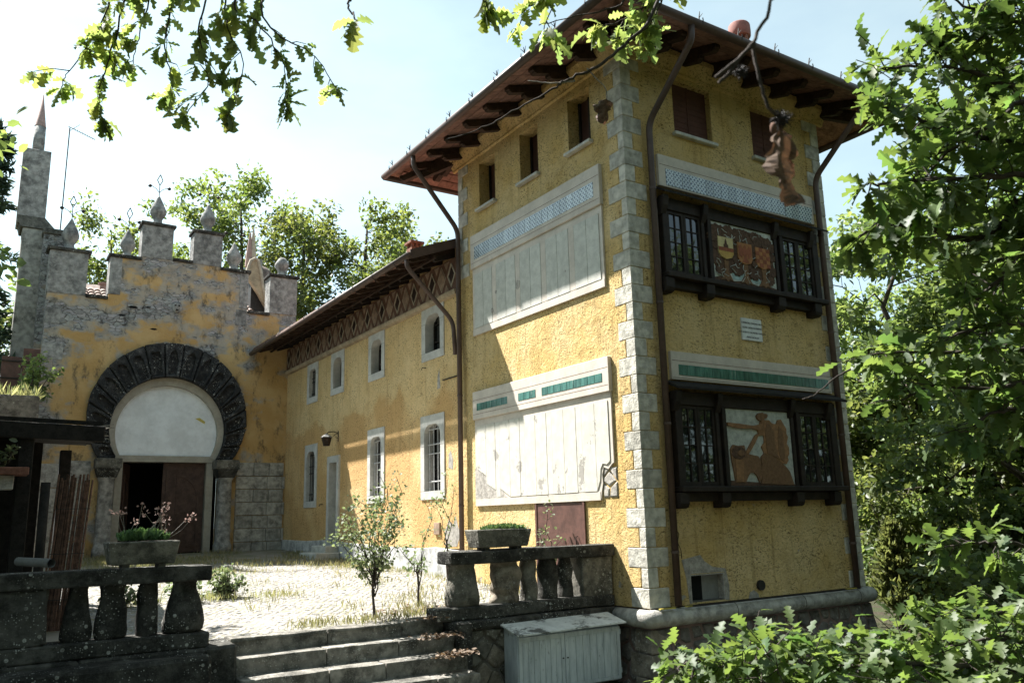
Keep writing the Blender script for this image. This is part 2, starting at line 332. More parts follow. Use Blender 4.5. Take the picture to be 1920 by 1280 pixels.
# ------------------------------------------------------------------ object helpers
rng = random.Random(7)
def thing(name, label, cat, loc=(0, 0, 0), group=None, kind=None):
    o = bpy.data.objects.new(name, None); COL.objects.link(o); o.location = loc; o.empty_display_size = 0.2
    tag(o, label, cat, group, kind); return o
def tag(o, label=None, cat=None, group=None, kind=None):
    if label: o['label'] = label
    if cat: o['category'] = cat
    if group: o['group'] = group
    if kind: o['kind'] = kind
    return o
def wloc(p):
    v = Vector((0, 0, 0))
    while p is not None:
        v += p.location; p = p.parent
    return v
class MB:
    """collects faces in world coordinates; build() links them as one mesh object"""
    def __init__(s): s.v = []; s.f = []
    def add(s, vs, fs):
        k = len(s.v); s.v += [tuple(map(float, a)) for a in vs]; s.f += [tuple(i+k for i in f) for f in fs]; return s
    def box(s, x0, x1, y0, y1, z0, z1):
        return s.add([(x0, y0, z0), (x1, y0, z0), (x1, y1, z0), (x0, y1, z0), (x0, y0, z1), (x1, y0, z1), (x1, y1, z1), (x0, y1, z1)],
                     [(0, 3, 2, 1), (4, 5, 6, 7), (0, 1, 5, 4), (1, 2, 6, 5), (2, 3, 7, 6), (3, 0, 4, 7)])
    def beam(s, a, b, w, h, up=(0, 0, 1)):
        a = Vector(a); b = Vector(b); d = (b-a).normalized(); sd = d.cross(Vector(up)).normalized()*w/2; u = sd.cross(d).normalized()*h/2
        return s.add([a-sd-u, a+sd-u, a+sd+u, a-sd+u, b-sd-u, b+sd-u, b+sd+u, b-sd+u],
                     [(0, 1, 2, 3), (7, 6, 5, 4), (0, 4, 5, 1), (1, 5, 6, 2), (2, 6, 7, 3), (3, 7, 4, 0)])
    def plate(s, loops, fn, w0, w1):
        """solid plate from an outline and hole outlines (u,v); fn(u,v,w) -> xyz"""
        al = [Vector((p[0], p[1], 0)) for lp in loops for p in lp]
        tri = tessellate_polygon([[Vector((p[0], p[1], 0)) for p in lp] for lp in loops])
        k = len(s.v); n = len(al)
        s.v += [tuple(map(float, fn(p.x, p.y, w0))) for p in al]+[tuple(map(float, fn(p.x, p.y, w1))) for p in al]
        for t in tri:
            s.f.append((t[0]+k, t[1]+k, t[2]+k)); s.f.append((t[2]+k+n, t[1]+k+n, t[0]+k+n))
        o = 0
        for lp in loops:
            m_ = len(lp)
            for i in range(m_):
                a = o+i; b = o+(i+1) % m_
                s.f.append((a+k, b+k, b+k+n, a+k+n))
            o += m_
        return s
    def tube(s, pts, rad, seg=8, cap=True):
        pts = [Vector(p) for p in pts]; n = len(pts)
        if not hasattr(rad, '__len__'): rad = [rad]*n
        k = len(s.v); ref = None
        for i, p in enumerate(pts):
            d = (pts[min(i+1, n-1)]-pts[max(i-1, 0)])
            if d.length < 1e-9: d = Vector((0, 0, 1))
            d.normalize()
            if ref is None: ref = d.orthogonal().normalized()
            ref = (ref-d*ref.dot(d))
            if ref.length < 1e-6: ref = d.orthogonal()
            ref.normalize(); b = d.cross(ref)
            for j in range(seg):
                t = 2*math.pi*j/seg; q = p+(ref*math.cos(t)+b*math.sin(t))*rad[i]; s.v.append(tuple(q))
        for i in range(n-1):
            for j in range(seg):
                a = k+i*seg+j; b = k+i*seg+(j+1) % seg; s.f.append((a, b, b+seg, a+seg))
        if cap:
            s.f.append(tuple(k+j for j in range(seg))[::-1]); s.f.append(tuple(k+(n-1)*seg+j for j in range(seg)))
        return s
    def lathe(s, c, prof, seg=14, sq=0.0, jit=0.0, seed=0, yscale=1.0, xsc=1.0):
        """profile [(r,z)] turned about the vertical through c; sq squares the section; jit roughens it"""
        k = len(s.v); n = len(prof)
        for i, (r, z) in enumerate(prof):
            for j in range(seg):
                t = 2*math.pi*(j+0.5)/seg; ct, st = math.cos(t), math.sin(t)
                q = r/(max(abs(ct), abs(st))**sq) if sq else r
                x, y, zz = c[0]+q*ct*xsc, c[1]+q*st*yscale, c[2]+z
                if jit:
                    nv = noise.noise_vector(Vector((x*5+seed, y*5, zz*5)))*jit; x += nv.x; y += nv.y; zz += nv.z*0.3
                s.v.append((x, y, zz))
        for i in range(n-1):
            for j in range(seg):
                a = k+i*seg+j; b = k+i*seg+(j+1) % seg; s.f.append((a, b, b+seg, a+seg))
        s.f.append(tuple(k+j for j in range(seg))[::-1]); s.f.append(tuple(k+(n-1)*seg+j for j in range(seg)))
        return s
    def mesh(s, name, off=(0, 0, 0)):
        me = bpy.data.meshes.new(name); o = Vector(off)
        me.from_pydata([tuple(Vector(a)-o) for a in s.v], [], s.f); me.update(); return me
    def build(s, name, mat, parent=None, bevel=0.0, smooth=False, seg=1, rough=0.0, subdiv=0):
        off = wloc(parent)
        me = s.mesh(name, off)
        if bevel or subdiv or rough:
            bm = bmesh.new(); bm.from_mesh(me)
            bmesh.ops.recalc_face_normals(bm, faces=bm.faces)
            if bevel: bmesh.ops.bevel(bm, geom=[e for e in bm.edges if e.calc_face_angle(0) > 0.5], offset=bevel, segments=seg, affect='EDGES', profile=0.6)
            if subdiv: bmesh.ops.subdivide_edges(bm, edges=bm.edges[:], cuts=subdiv, use_grid_fill=True)
            if rough:
                for v in bm.verts:
                    v.co += noise.noise_vector((v.co+off)*3.1)*rough + noise.noise_vector((v.co+off)*11)*rough*0.4
            bm.to_mesh(me); bm.free()
        return link(name, me, mat, parent, (0, 0, 0), smooth)
def link(name, me, mat, parent=None, loc=(0, 0, 0), smooth=False, rot=None, scale=None):
    if mat is not None and not me.materials: me.materials.append(M[mat])
    if smooth: me.polygons.foreach_set('use_smooth', [True]*len(me.polygons))
    o = bpy.data.objects.new(name, me); COL.objects.link(o); o.parent = parent; o.location = loc
    if rot is not None: o.rotation_euler = rot
    if scale is not None: o.scale = scale
    return o
def struct(o): o['kind'] = 'structure'; return o
def bbox_mesh(name, sx, sy, sz, bev=0.008, mat=None, jit=0.0, seed=0):
    """a chamfered block centred on its origin, to be shared by alike pieces"""
    bm = bmesh.new(); bmesh.ops.create_cube(bm, size=1)
    r = random.Random(seed)
    for v in bm.verts:
        v.co.x *= sx; v.co.y *= sy; v.co.z *= sz
        if jit: v.co += Vector((r.uniform(-jit, jit), r.uniform(-jit, jit), r.uniform(-jit, jit)))
    if bev: bmesh.ops.bevel(bm, geom=bm.edges[:], offset=bev, segments=1, affect='EDGES')
    me = bpy.data.meshes.new(name); bm.to_mesh(me); bm.free()
    if mat: me.materials.append(M[mat])
    return me
def rect(u0, u1, v0, v1): return [(u0, v0), (u1, v0), (u1, v1), (u0, v1)]
def arch_rect(u0, u1, v0, v1, r, n=5, flat_top=True):
    """rectangle with its two top corners scooped round by radius r"""
    p = [(u0, v0), (u1, v0)]
    for i in range(n+1):
        a = math.pi/2*i/n; p.append((u1-r+r*math.cos(a), v1-r+r*math.sin(a)))
    for i in range(n+1):
        a = math.pi/2+math.pi/2*i/n; p.append((u0+r+r*math.cos(a), v1-r+r*math.sin(a)))
    return p
FX = lambda u, v, w: (w, u, v)          # plane x = const  (u = y, v = z)
FY = lambda u, v, w: (u, w, v)          # plane y = const  (u = x, v = z)

def cells(pts, x0, x1, y0, y1, nn=14):
    """Voronoi cells of a few hundred or thousand points, clipped to a rectangle"""
    P = np.array(pts); out = []
    for i in range(len(P)):
        d = ((P-P[i])**2).sum(1); nb = np.argpartition(d, min(nn, len(P)-1))[:nn+1]
        poly = [(x0, y0), (x1, y0), (x1, y1), (x0, y1)]
        for j in nb:
            if j == i: continue
            mx_, my_ = (P[i]+P[j])/2; nx, ny = P[j]-P[i]; new = []
            for a in range(len(poly)):
                p, q = poly[a], poly[(a+1) % len(poly)]
                dp = (p[0]-mx_)*nx+(p[1]-my_)*ny; dq = (q[0]-mx_)*nx+(q[1]-my_)*ny
                if dp <= 0: new.append(p)
                if dp*dq < 0:
                    t = dp/(dp-dq); new.append((p[0]+(q[0]-p[0])*t, p[1]+(q[1]-p[1])*t))
            poly = new
            if len(poly) < 3: break
        out.append(poly)
    return out
def shrink(poly, d):
    c = np.mean(poly, 0); r = []
    for p in poly:
        v = np.array(p)-c; l = np.hypot(*v)
        r.append(tuple(c+v*max(0.3, 1-d/max(l, 1e-6))))
    return r
def stone_piece(mb, poly, fn, w0, w1, gap, cham):
    """one stone: a low frustum standing on its mortar bed"""
    a = shrink(poly, gap); b = shrink(a, cham); c = shrink(b, cham*1.2)
    n = len(a); wm = w0+(w1-w0)*0.72
    mb.add([fn(*p, w0) for p in a]+[fn(*p, wm) for p in b]+[fn(*p, w1) for p in c],
           [(i, (i+1) % n, n+(i+1) % n, n+i) for i in range(n)]+[(n+i, n+(i+1) % n, 2*n+(i+1) % n, 2*n+i) for i in range(n)]+[tuple(range(2*n, 3*n))])
def jgrid(x0, x1, y0, y1, sx, sy, jit, r, stagger=True):
    pts = []; j = 0; y = y0+sy/2
    while y < y1:
        x = x0+sx/2+(sx/2 if stagger and j % 2 else 0)
        while x < x1:
            pts.append((x+r.uniform(-jit, jit)*sx, y+r.uniform(-jit, jit)*sy)); x += sx
        y += sy; j += 1
    return pts

# ------------------------------------------------------------------ leaves
def leaf_template(n=5, lob=0.35, width=0.30, fold=0.12, curl=0.18, bent=0.0):
    """lobed oak leaf of unit length along +x, lying in xy, folded along its rib"""
    left = []; m_ = n*2
    for i in range(m_+1):
        t = i/m_; env = width*math.sin(math.pi*min(1, t**0.8*0.93+0.05))**0.75*(0.55+0.75*t)
        env *= (1-lob) if i % 2 == 0 else 1.0
        if i == m_: env = 0.03
        x = 0.10+0.88*t+(0.02 if i % 2 else 0)
        left.append((x, env))
    vs = []; fs = []
    xs = [p[0] for p in left]
    for x, e in left:
        z = -curl*x*x
        vs.append((x, 0, z))
    for sg in (1, -1):
        for x, e in left: vs.append((x, sg*e, -curl*x*x+fold*abs(e)*(1.0)))
    k = m_+1
    for i in range(m_):
        fs.append((i, i+1, k+i+1, k+i)); fs.append((i+1, i, 2*k+i, 2*k+i+1))
    b = len(vs); vs += [(0, -0.008, 0), (0, 0.008, 0), (0.11, 0.006, -curl*0.01), (0.11, -0.006, -curl*0.01)]; fs.append((b, b+3, b+2, b+1))
    return np.array(vs), fs
def simple_leaf(width=0.30, fold=0.10):
    return np.array([(0, 0, 0), (0.45, width, fold), (1, 0, -0.08), (0.45, -width, fold)]), [(0, 2, 1), (0, 3, 2)]
def six_leaf(width=0.28):
    return np.array([(0, 0, 0), (0.3, width, .06), (0.7, width*0.9, .05), (1, 0, -0.08), (0.7, -width*0.9, .05), (0.3, -width, .06)]), [(0, 3, 2, 1), (0, 5, 4, 3)]
def frames(dirs, ups):
    d = dirs/np.linalg.norm(dirs, axis=1, keepdims=True)
    s_ = np.cross(ups, d); l = np.linalg.norm(s_, axis=1, keepdims=True); l[l < 1e-6] = 1; s_ /= l
    return d, s_, np.cross(d, s_)
def leaf_mesh(name, tpl, pos, dirs, ups, size, mat, tint, off=(0, 0, 0)):
    """thousands of leaves as one mesh, with a tone of their own each"""
    V, Fs = tpl; n = len(pos); k = len(V)
    d, s_, u = frames(dirs, ups)
    W = pos[:, None, :]+size[:, None, None]*(V[None, :, 0:1]*d[:, None, :]+V[None, :, 1:2]*s_[:, None, :]+V[None, :, 2:3]*u[:, None, :])-np.array(off)
    me = bpy.data.meshes.new(name)
    me.vertices.add(n*k); me.vertices.foreach_set('co', W.reshape(-1).astype(np.float32))
    tot = np.array([len(f) for f in Fs]); flatf = np.concatenate([np.array(f) for f in Fs])
    li = (flatf[None, :]+(np.arange(n)*k)[:, None]).reshape(-1)
    me.loops.add(len(li)); me.loops.foreach_set('vertex_index', li.astype(np.int32))
    lt = np.tile(tot, n); st = np.concatenate([[0], np.cumsum(lt)[:-1]])
    me.polygons.add(len(lt)); me.polygons.foreach_set('loop_start', st.astype(np.int32)); me.polygons.foreach_set('loop_total', lt.astype(np.int32))
    a = me.attributes.new('tint', 'FLOAT', 'FACE'); a.data.foreach_set('value', np.repeat(tint, len(Fs)).astype(np.float32))
    me.update(calc_edges=True); me.validate(); me.materials.append(M[mat]); return me
# ------------------------------------------------------------------ ground and courtyard
def sst(a, b, x):
    t = min(1, max(0, (x-a)/(b-a))); return t*t*(3-2*t)
def gz(x, y):
    court = 0.035*(min(y, 18)-1)
    front = -1.05+0.85*sst(-1.5, -8.5, y)
    left = court*sst(1.06, 1.28, y)+front*(1-sst(1.06, 1.28, y))
    right = -1.35-0.05*max(0, min(x, 30)-5)+0.06*max(0, min(y, 60)-12)*sst(4, 14, y)
    k = sst(0.2, 1.6, x)
    z = left*(1-k)+right*k
    far = sst(30, 90, math.hypot(x, y-5)); z = z*(1-far)+far*(-1.0)
    if y > 18: z += 0.05*min(y-18, 25)*sst(8, -2, x)*(1-far)
    return z + 0.03*noise.noise(Vector((x*0.7, y*0.7, 0)))
def axis(lo, hi, f0, f1, fine, coarse):
    a = [lo]
    while a[-1] < hi:
        a.append(a[-1]+(fine if f0 <= a[-1] < f1 else coarse*(0.35+abs(a[-1])/60)))
    return a
def ground():
    xs = axis(-500, 500, -14, 16, 0.45, 12); ys = axis(-500, 500, -14, 24, 0.4, 12)
    ys = sorted(set([round(y, 3) for y in ys if not 0.8 < y < 1.5]+[0.9, 1.06, 1.12, 1.17, 1.22, 1.28, 1.4]))
    mb = MB(); nx = len(xs)
    mb.add([(x, y, gz(x, y)-0.06) for y in ys for x in xs], [(j*nx+i, j*nx+i+1, (j+1)*nx+i+1, (j+1)*nx+i) for j in range(len(ys)-1) for i in range(nx-1)])
    t = NT('forest_floor')
    c = t.mix(t.ramp(t.noise(0.5, 5), 0.4, 0.62), (0.05, 0.042, 0.03), (0.04, 0.052, 0.022))
    c = t.mix(t.ramp(t.noise(14, 4), 0.5, 0.7), c, (0.085, 0.065, 0.042))
    M['forest_floor'] = t.end(c, 1.0, t.bump(t.noise(18, 5), 0.9, 0.08), 0, 0.1)
    struct(mb.build('ground', 'forest_floor', None, smooth=True))
ground()
def courtyard():
    t = NT('court_bed')
    c = t.mix(t.ramp(t.noise(1.1, 5), 0.42, 0.6), (0.27, 0.245, 0.205), (0.20, 0.19, 0.13))
    M['court_bed'] = t.end(c, 1.0, t.bump(t.noise(30, 5), 0.6, 0.02), 0, 0.1)
    mb = MB(); fn = lambda x, y: 0.035*(y-1)
    xs = np.arange(-14, 0.01, 1.0); ys = np.concatenate([[0.99], np.arange(2, 18, 1.0), [17.95]])
    nx = len(xs)
    mb.add([(x, y, fn(x, y)) for y in ys for x in xs], [(j*nx+i, j*nx+i+1, (j+1)*nx+i+1, (j+1)*nx+i) for j in range(len(ys)-1) for i in range(nx-1)])
    o = struct(mb.build('courtyard', 'court_bed', None))
    r = random.Random(3)
    pts = jgrid(-7.6, -0.05, 1.0, 13.6, 0.13, 0.10, 0.28, r)
    cs = cells(pts, -7.6, -0.05, 1.0, 13.6, 12)
    mb = MB()
    for p in cs:
        if len(p) < 3 or r.random() < 0.03: continue
        cx, cy = np.mean(p, 0); h = 0.008+r.uniform(-0.006, 0.006); tl = (r.uniform(-.06, .06), r.uniform(-.06, .06))
        f2 = lambda u, v, w: (u, v, fn(u, v)+w+(u-cx)*tl[0]+(v-cy)*tl[1])
        stone_piece(mb, p, f2, -0.02, h, 0.008, 0.014)
    b = mb.build('cobbles', 'cobble', o); b['kind'] = 'stuff'
courtyard()

# ------------------------------------------------------------------ tower
TW, TD, TH = 5.38, 5.78, 9.85
SL = 0.31; EZ = 9.45; XL, XR, YF, YB = -1.22, 6.60, -1.26, 7.05
tower = thing('tower_house', 'square yellow stucco tower with grey corner stones and a wide tiled roof', 'building', (TW/2, TD/2, 0))
def tower_walls():
    wl = [(0.88, 1.55), (2.56, 3.21), (4.19, 4.86)]
    lo = [rect(0, TD, 0, TH)]+[rect(a, b, 8.12, 9.2)[::-1] for a, b in wl]
    o = MB().plate(lo, FX, 0.0, 0.4).build('wall', 'tower_stucco', tower); o['label'] = 'rough yellow stucco wall in low sunlight'
    wr = [(1.24, 2.22), (3.34, 4.32)]
    lo = [rect(0.402, TW, 0, TH)]+[rect(a, b, 8.2, 9.26)[::-1] for a, b in wr]+[rect(0.9, 1.66, 0.03, 0.46)[::-1]]
    MB().plate(lo, FY, 0.0, 0.4).build('wall', 'tower_stucco', tower)
    MB().box(0.402, TW, TD-0.4, TD, 0, TH).build('wall', 'tower_stucco', tower)
    MB().box(TW-0.4, TW-0.002, 0.402, TD-0.402, 0, TH).build('wall', 'tower_stucco', tower)
    for a, b in wl:
        wn = MB().box(0.30, 0.36, a-0.02, b+0.02, 8.10, 9.22).build('window', 'shutter_red', tower)
        fr = MB()
        fr.box(0.26, 0.30, a, a+0.05, 8.12, 9.2); fr.box(0.26, 0.30, b-0.05, b, 8.12, 9.2); fr.box(0.26, 0.30, (a+b)/2-0.03, (a+b)/2+0.03, 8.12, 9.2)
        fr.build('frame', 'dark_wood', wn)
        MB().box(-0.10, 0.25, a-0.06, b+0.06, 8.055, 8.118).build('sill', 'sill_stone', wn, 0.01)
    for a, b in wr:
        wn = MB().box(a-0.02, b+0.02, 0.12, 0.17, 8.18, 9.28).build('window', 'shutter_red', tower)
        fr = MB(); fr.box((a+b)/2-0.02, (a+b)/2+0.02, 0.105, 0.12, 8.2, 9.26)
        for z in np.arange(8.3, 9.2, 0.11): fr.box(a+0.03, b-0.03, 0.112, 0.12, z, z+0.05)
        fr.build('frame', 'shutter_red', wn)
        MB().box(a-0.06, b+0.06, -0.09, 0.11, 8.13, 8.198).build('sill', 'sill_stone', wn, 0.01)
    # cove under the eaves
    pr = [(0.0, 9.36), (-0.05, 9.38), (-0.05, 9.42), (-0.10, 9.50), (-0.20, 9.62), (-0.20, 9.72), (0.05, 9.72)]
    MB().plate([[(p[0], p[1]) for p in pr]], lambda u, v, w: (u, w, v), -0.19, TD+0.19).build('cornice', 'tower_stucco', tower)
    MB().plate([[(p[0], p[1]) for p in pr]], lambda u, v, w: (w, u, v), 0.06, TW+0.19).build('cornice', 'tower_stucco', tower)
    # broken basement opening
    h = MB().plate([[(0.72, 0.70), (0.80, 0.40), (0.84, 0.02), (0.90, 0.02), (0.90, 0.47), (1.66, 0.47), (1.66, 0.02), (1.74, 0.02), (1.76, 0.25), (1.70, 0.52), (1.40, 0.56), (1.22, 0.66), (1.14, 0.76)]], FY, -0.004, 0.06).build('opening', 'bare_plaster', tower)
    h['label'] = 'broken basement opening with bare plaster edge'
    MB().box(0.902, 1.26, 0.13, 0.16, 0.046, 0.439).build('dark_interior', 'black_void', h)
    MB().box(1.262, 1.639, 0.13, 0.16, 0.046, 0.439).build('inner_wall', 'plastic_grey', h)
    MB().box(1.64, 1.657, 0.002, 0.30, 0.031, 0.459).build('inner_wall', 'bare_plaster', h)
    MB().box(0.902, 1.64, 0.002, 0.40, 0.030, 0.045).build('inner_floor', 'grey_mortar', h)
    MB().box(0.902, 1.64, 0.002, 0.40, 0.44, 0.4585).build('lintel', 'bare_plaster', h)
    # vent stub and patch
    MB().tube([(2.5, 0.02, 0.2), (2.5, -0.05, 0.2)], 0.085, 14).build('vent', 'iron', tower)
    MB().plate([[(2.2, 0.0), (2.46, 0.0), (2.44, 0.07), (2.34, 0.13), (2.24, 0.10)]], FY, -0.006, 0.03).build('patch', 'bare_plaster', tower)
    # crack
    pts = [(0.62, 1.5), (0.66, 1.34), (0.63, 1.22), (0.70, 1.1), (0.66, 0.98), (0.72, 0.86), (0.73, 0.72)]
    cr = [(x-0.007, z) for x, z in pts]+[(x+0.006, z) for x, z in pts[::-1]]
    MB().plate([cr], FY, -0.003, 0.01).build('crack', 'black_void', tower)
tower_walls()
def quoins():
    hh = 0.305
    def q(x0, x1, y0, y1, k, mat='quoin_stone', nm='quoin_stone'):
        b = MB().box(x0, x1, y0, y1, k*hh+0.004, (k+1)*hh-0.004); return b.build(nm, mat, tower, 0.009, rough=0.007)
    for k in range(31):
        lg = k % 2 == 0
        e = rng.uniform(-0.035, 0.035)
        q(-0.014, (0.43 if lg else 0.22)+e, -0.014, (0.43 if lg else 0.18)+e*1.3, k)
        if not lg:
            q(0.234+e, 0.43, -0.010, 0.05, k, 'tower_stucco', 'painted_block')
            q(-0.010, 0.05, 0.194+e*1.3, 0.43, k, 'tower_stucco', 'painted_block')
        q(TW-((0.46 if lg else 0.22)+e), TW+0.018, -0.018, 0.3, k)
        if not lg: q(TW-0.45, TW-0.234-e, -0.012, 0.05, k, 'tower_stucco', 'painted_block')
        if k >= 22: q(-0.018, 0.3, TD-((0.42 if lg else 0.18)+e), TD+0.018, k)
quoins()
def tower_roof():
    ex = ((XR-XL)/2)
    ax = (XL+XR)/2; r0, r1 = YF+ex, YB-ex
    zt = EZ+0.10+ex*SL
    def shell(dz, e=0.0):
        A = [(XL-e, YF-e, EZ+dz), (XR+e, YF-e, EZ+dz), (XR+e, YB+e, EZ+dz), (XL-e, YB+e, EZ+dz), (ax, min(r0, r1-.1), EZ+dz+ex*SL), (ax, max(r1, r0+.1), EZ+dz+ex*SL)]
        return A
    lo = shell(0.03); up = shell(0.11, 0.03)
    f = [(0, 1, 4), (1, 2, 5, 4), (2, 3, 5), (3, 0, 4, 5)]
    mb = MB(); mb.add(lo, [q[::-1] for q in f]); mb.add(up, f)
    mb.add([lo[0], lo[1], lo[2], lo[3], up[0], up[1], up[2], up[3]], [(i, (i+1) % 4, 4+(i+1) % 4, 4+i) for i in range(4)])
    roof = mb.build('roof', 'roof_clay', tower)
    # clay soffit tiles, laid singly
    me = bbox_mesh('soffit_tile', 0.252, 0.335, 0.022, 0.004, 'soffit_clay')
    ang = math.atan(SL); off = wloc(tower)
    for side in ('L', 'F', 'B'):
        for i in range(5):
            d = 0.13+0.262*i
            a0, a1 = (YF, YB) if side == 'L' else (XL, XR)
            n = int((a1-a0-2*d)/0.345)
            for j in range(n):
                a = (a0+a1)/2+(j-(n-1)/2)*0.345
                z = EZ+d*SL+0.012+rng.uniform(-.002, .002)
                if side == 'L': p = (XL+d, a, z); rot = (0, -ang, 0)
                elif side == 'F': p = (a, YF+d, z); rot = (ang, 0, math.pi/2)
                else:
                    if a > 1.0: continue
                    p = (a, YB-d, z); rot = (-ang, 0, math.pi/2)
                if side != 'L':
                    rot = (0, -ang if side == 'F' else ang, 0)
                    R_ = Matrix.Rotation(math.pi/2, 4, 'Z') @ Matrix.Rotation(-ang if side == 'F' else ang, 4, 'Y')
                    rot = R_.to_euler()
                link('soffit_tile', me, None, tower, Vector(p)-off, rot=rot)
    # carved timber brackets
    def bracket(hip=False, L1=0.98, L2=0.60):
        mb = MB(); ca = ang
        def prof(L, h, z0):
            return [(0.25, z0-h), (-L+0.10, z0-h), (-L+0.05, z0-h+0.03), (-L+0.04, z0-h*0.6), (-L, z0-h*0.45), (-L, z0), (0.25, z0)]
        mb.plate([prof(L1, 0.15, -0.01)], lambda u, v, w: (u, w, v-(-u)*SL), -0.065, 0.065)
        mb.plate([prof(L2, 0.12, -0.162)], lambda u, v, w: (u, w, v-(-u)*SL), -0.06, 0.06)
        me = mb.mesh('rafter'); me.materials.append(M['rafter_wood']); return me
    br = bracket(); brh = bracket(True, 1.42, 0.9)
    zb = EZ+(-XL)*SL
    for y in np.arange(-0.30, 6.6, 0.82): link('rafter', br, None, tower, Vector((0, y, zb))-off)
    for x in np.arange(-0.15, 6.0, 0.80): link('rafter', br, None, tower, Vector((x, 0, EZ-YF*SL))-off, rot=(0, 0, math.pi/2))
    for x in np.arange(-0.1, 1.0, 0.80): link('rafter', br, None, tower, Vector((x, TD, EZ+(YB-TD)*SL))-off, rot=(0, 0, -math.pi/2))
    for (x, y, a) in ((0, 0, math.pi/4), (TW, 0, 3*math.pi/4), (0, TD, -math.pi/4)):
        link('rafter', brh, None, tower, Vector((x, y, zb))-off, rot=(0, 0, a))
    # gutter all round with sprung hooks
    g = MB(); p = [(XL-0.07, YF-0.07), (XR+0.07, YF-0.07), (XR+0.07, YB+0.07), (XL-0.07, YB+0.07)]
    for i in range(4):
        a, b = p[i], p[(i+1) % 4]
        g.tube([(a[0], a[1], EZ), (b[0], b[1], EZ)], 0.078, 10)
    gut = g.build('gutter', 'gutter_metal', tower, smooth=True)
    hk = MB(); hk.tube([(0, 0, -0.085), (0.0, 0, 0.10), (-0.02, 0.0, 0.20)], [0.012, 0.012, 0.006], 5); hk.tube([(0, 0, 0.10), (-0.06, 0.04, 0.17)], [0.008, 0.004], 4); hk.tube([(0, 0, 0.10), (-0.02, -0.07, 0.19)], [0.008, 0.004], 4)
    hk.tube([(0.0, 0, -0.087), (-0.07, 0, -0.05), (-0.085, 0, 0.0), (-0.08, 0, 0.05)], 0.010, 5); hm = hk.mesh('gutter_hook'); hm.materials.append(M['iron'])
    for y in np.arange(-0.8, 7.0, 0.93): link('gutter_hook', hm, None, gut, Vector((XL-0.07, y, EZ+0.03))-off)
    for x in np.arange(-0.3, 6.6, 0.95): link('gutter_hook', hm, None, gut, Vector((x, YF-0.07, EZ+0.03))-off, rot=(0, 0, math.pi/2))
    # terracotta chimney pot
    for dep in np.arange(15, 24, 0.05):
        c = at(1388, 78, dep)
        if c[2] < EZ+0.11+(c[1]-YF)*SL: break
    c = (c[0], c[1], c[2]-0.12); k = dep/FPX
    pot = MB().lathe(c, [(19*k, 0.22), (20*k, 0.24), (20.5*k, 0.24+10*k), (20*k, 0.24+23*k), (18*k, 0.24+26*k), (17*k, 0.24+26.5*k), (17*k, 0.24+24*k)], 18).build('chimney_pot', 'terracotta', tower, smooth=True)
    nb = MB()
    for a in range(4): nb.box(c[0]+15*k*math.cos(a*1.57)-.03, c[0]+15*k*math.cos(a*1.57)+.03, c[1]+15*k*math.sin(a*1.57)-.03, c[1]+15*k*math.sin(a*1.57)+.03, c[2]-0.1, c[2]+0.25)
    nb.lathe(c, [(19*k, -0.15), (19*k, 0.05), (16*k, 0.08)], 14); nb.lathe(c, [(8*k, 0.0), (8*k, 0.24)], 10); nb.build('pot_neck', 'brick', pot)
tower_roof()

def pipe(pts, name, parent, r=0.05, mat='gutter_metal'):
    mb = MB(); P = [Vector(p) for p in pts]; out = [P[0]]
    for i in range(1, len(P)-1):
        a, b, c = P[i-1], P[i], P[i+1]; d = min(0.18, (a-b).length*0.4, (c-b).length*0.4)
        p0 = b+(a-b).normalized()*d; p1 = b+(c-b).normalized()*d
        for t in (0, .25, .5, .75, 1): out.append(p0*(1-t)**2+b*2*t*(1-t)+p1*t*t)
    out.append(P[-1]); mb.tube(out, r, 10)
    o = mb.build(name, mat, parent, smooth=True)
    a, b = P[-2], P[-1]; n = int(abs(a.z-b.z)/1.9); off = wloc(o)
    for i in range(n):
        q = a.lerp(b, (i+0.6)/n); MB().tube([q-Vector((0, 0, .02)), q+Vector((0, 0, .02))], r*1.15, 10).build('pipe_clip', mat, o)
    return o
pipe([(0.47, YF-0.05, EZ-0.05), (0.47, YF-0.03, EZ-0.32), (0.50, -0.12, 8.15), (0.50, -0.10, 0.02)], 'downpipe', tower, 0.058)
pipe([(5.12, YF-0.05, EZ-0.05), (5.12, YF-0.02, EZ-0.32), (5.02, -0.12, 8.05), (5.02, -0.10, 0.0)], 'downpipe', tower, 0.058)
pipe([(XL-0.05, 5.60, EZ-0.05), (XL-0.03, 5.60, EZ-0.30), (-0.12, 5.64, 7.85), (-0.10, 5.66, 0.75)], 'downpipe', tower, 0.055)

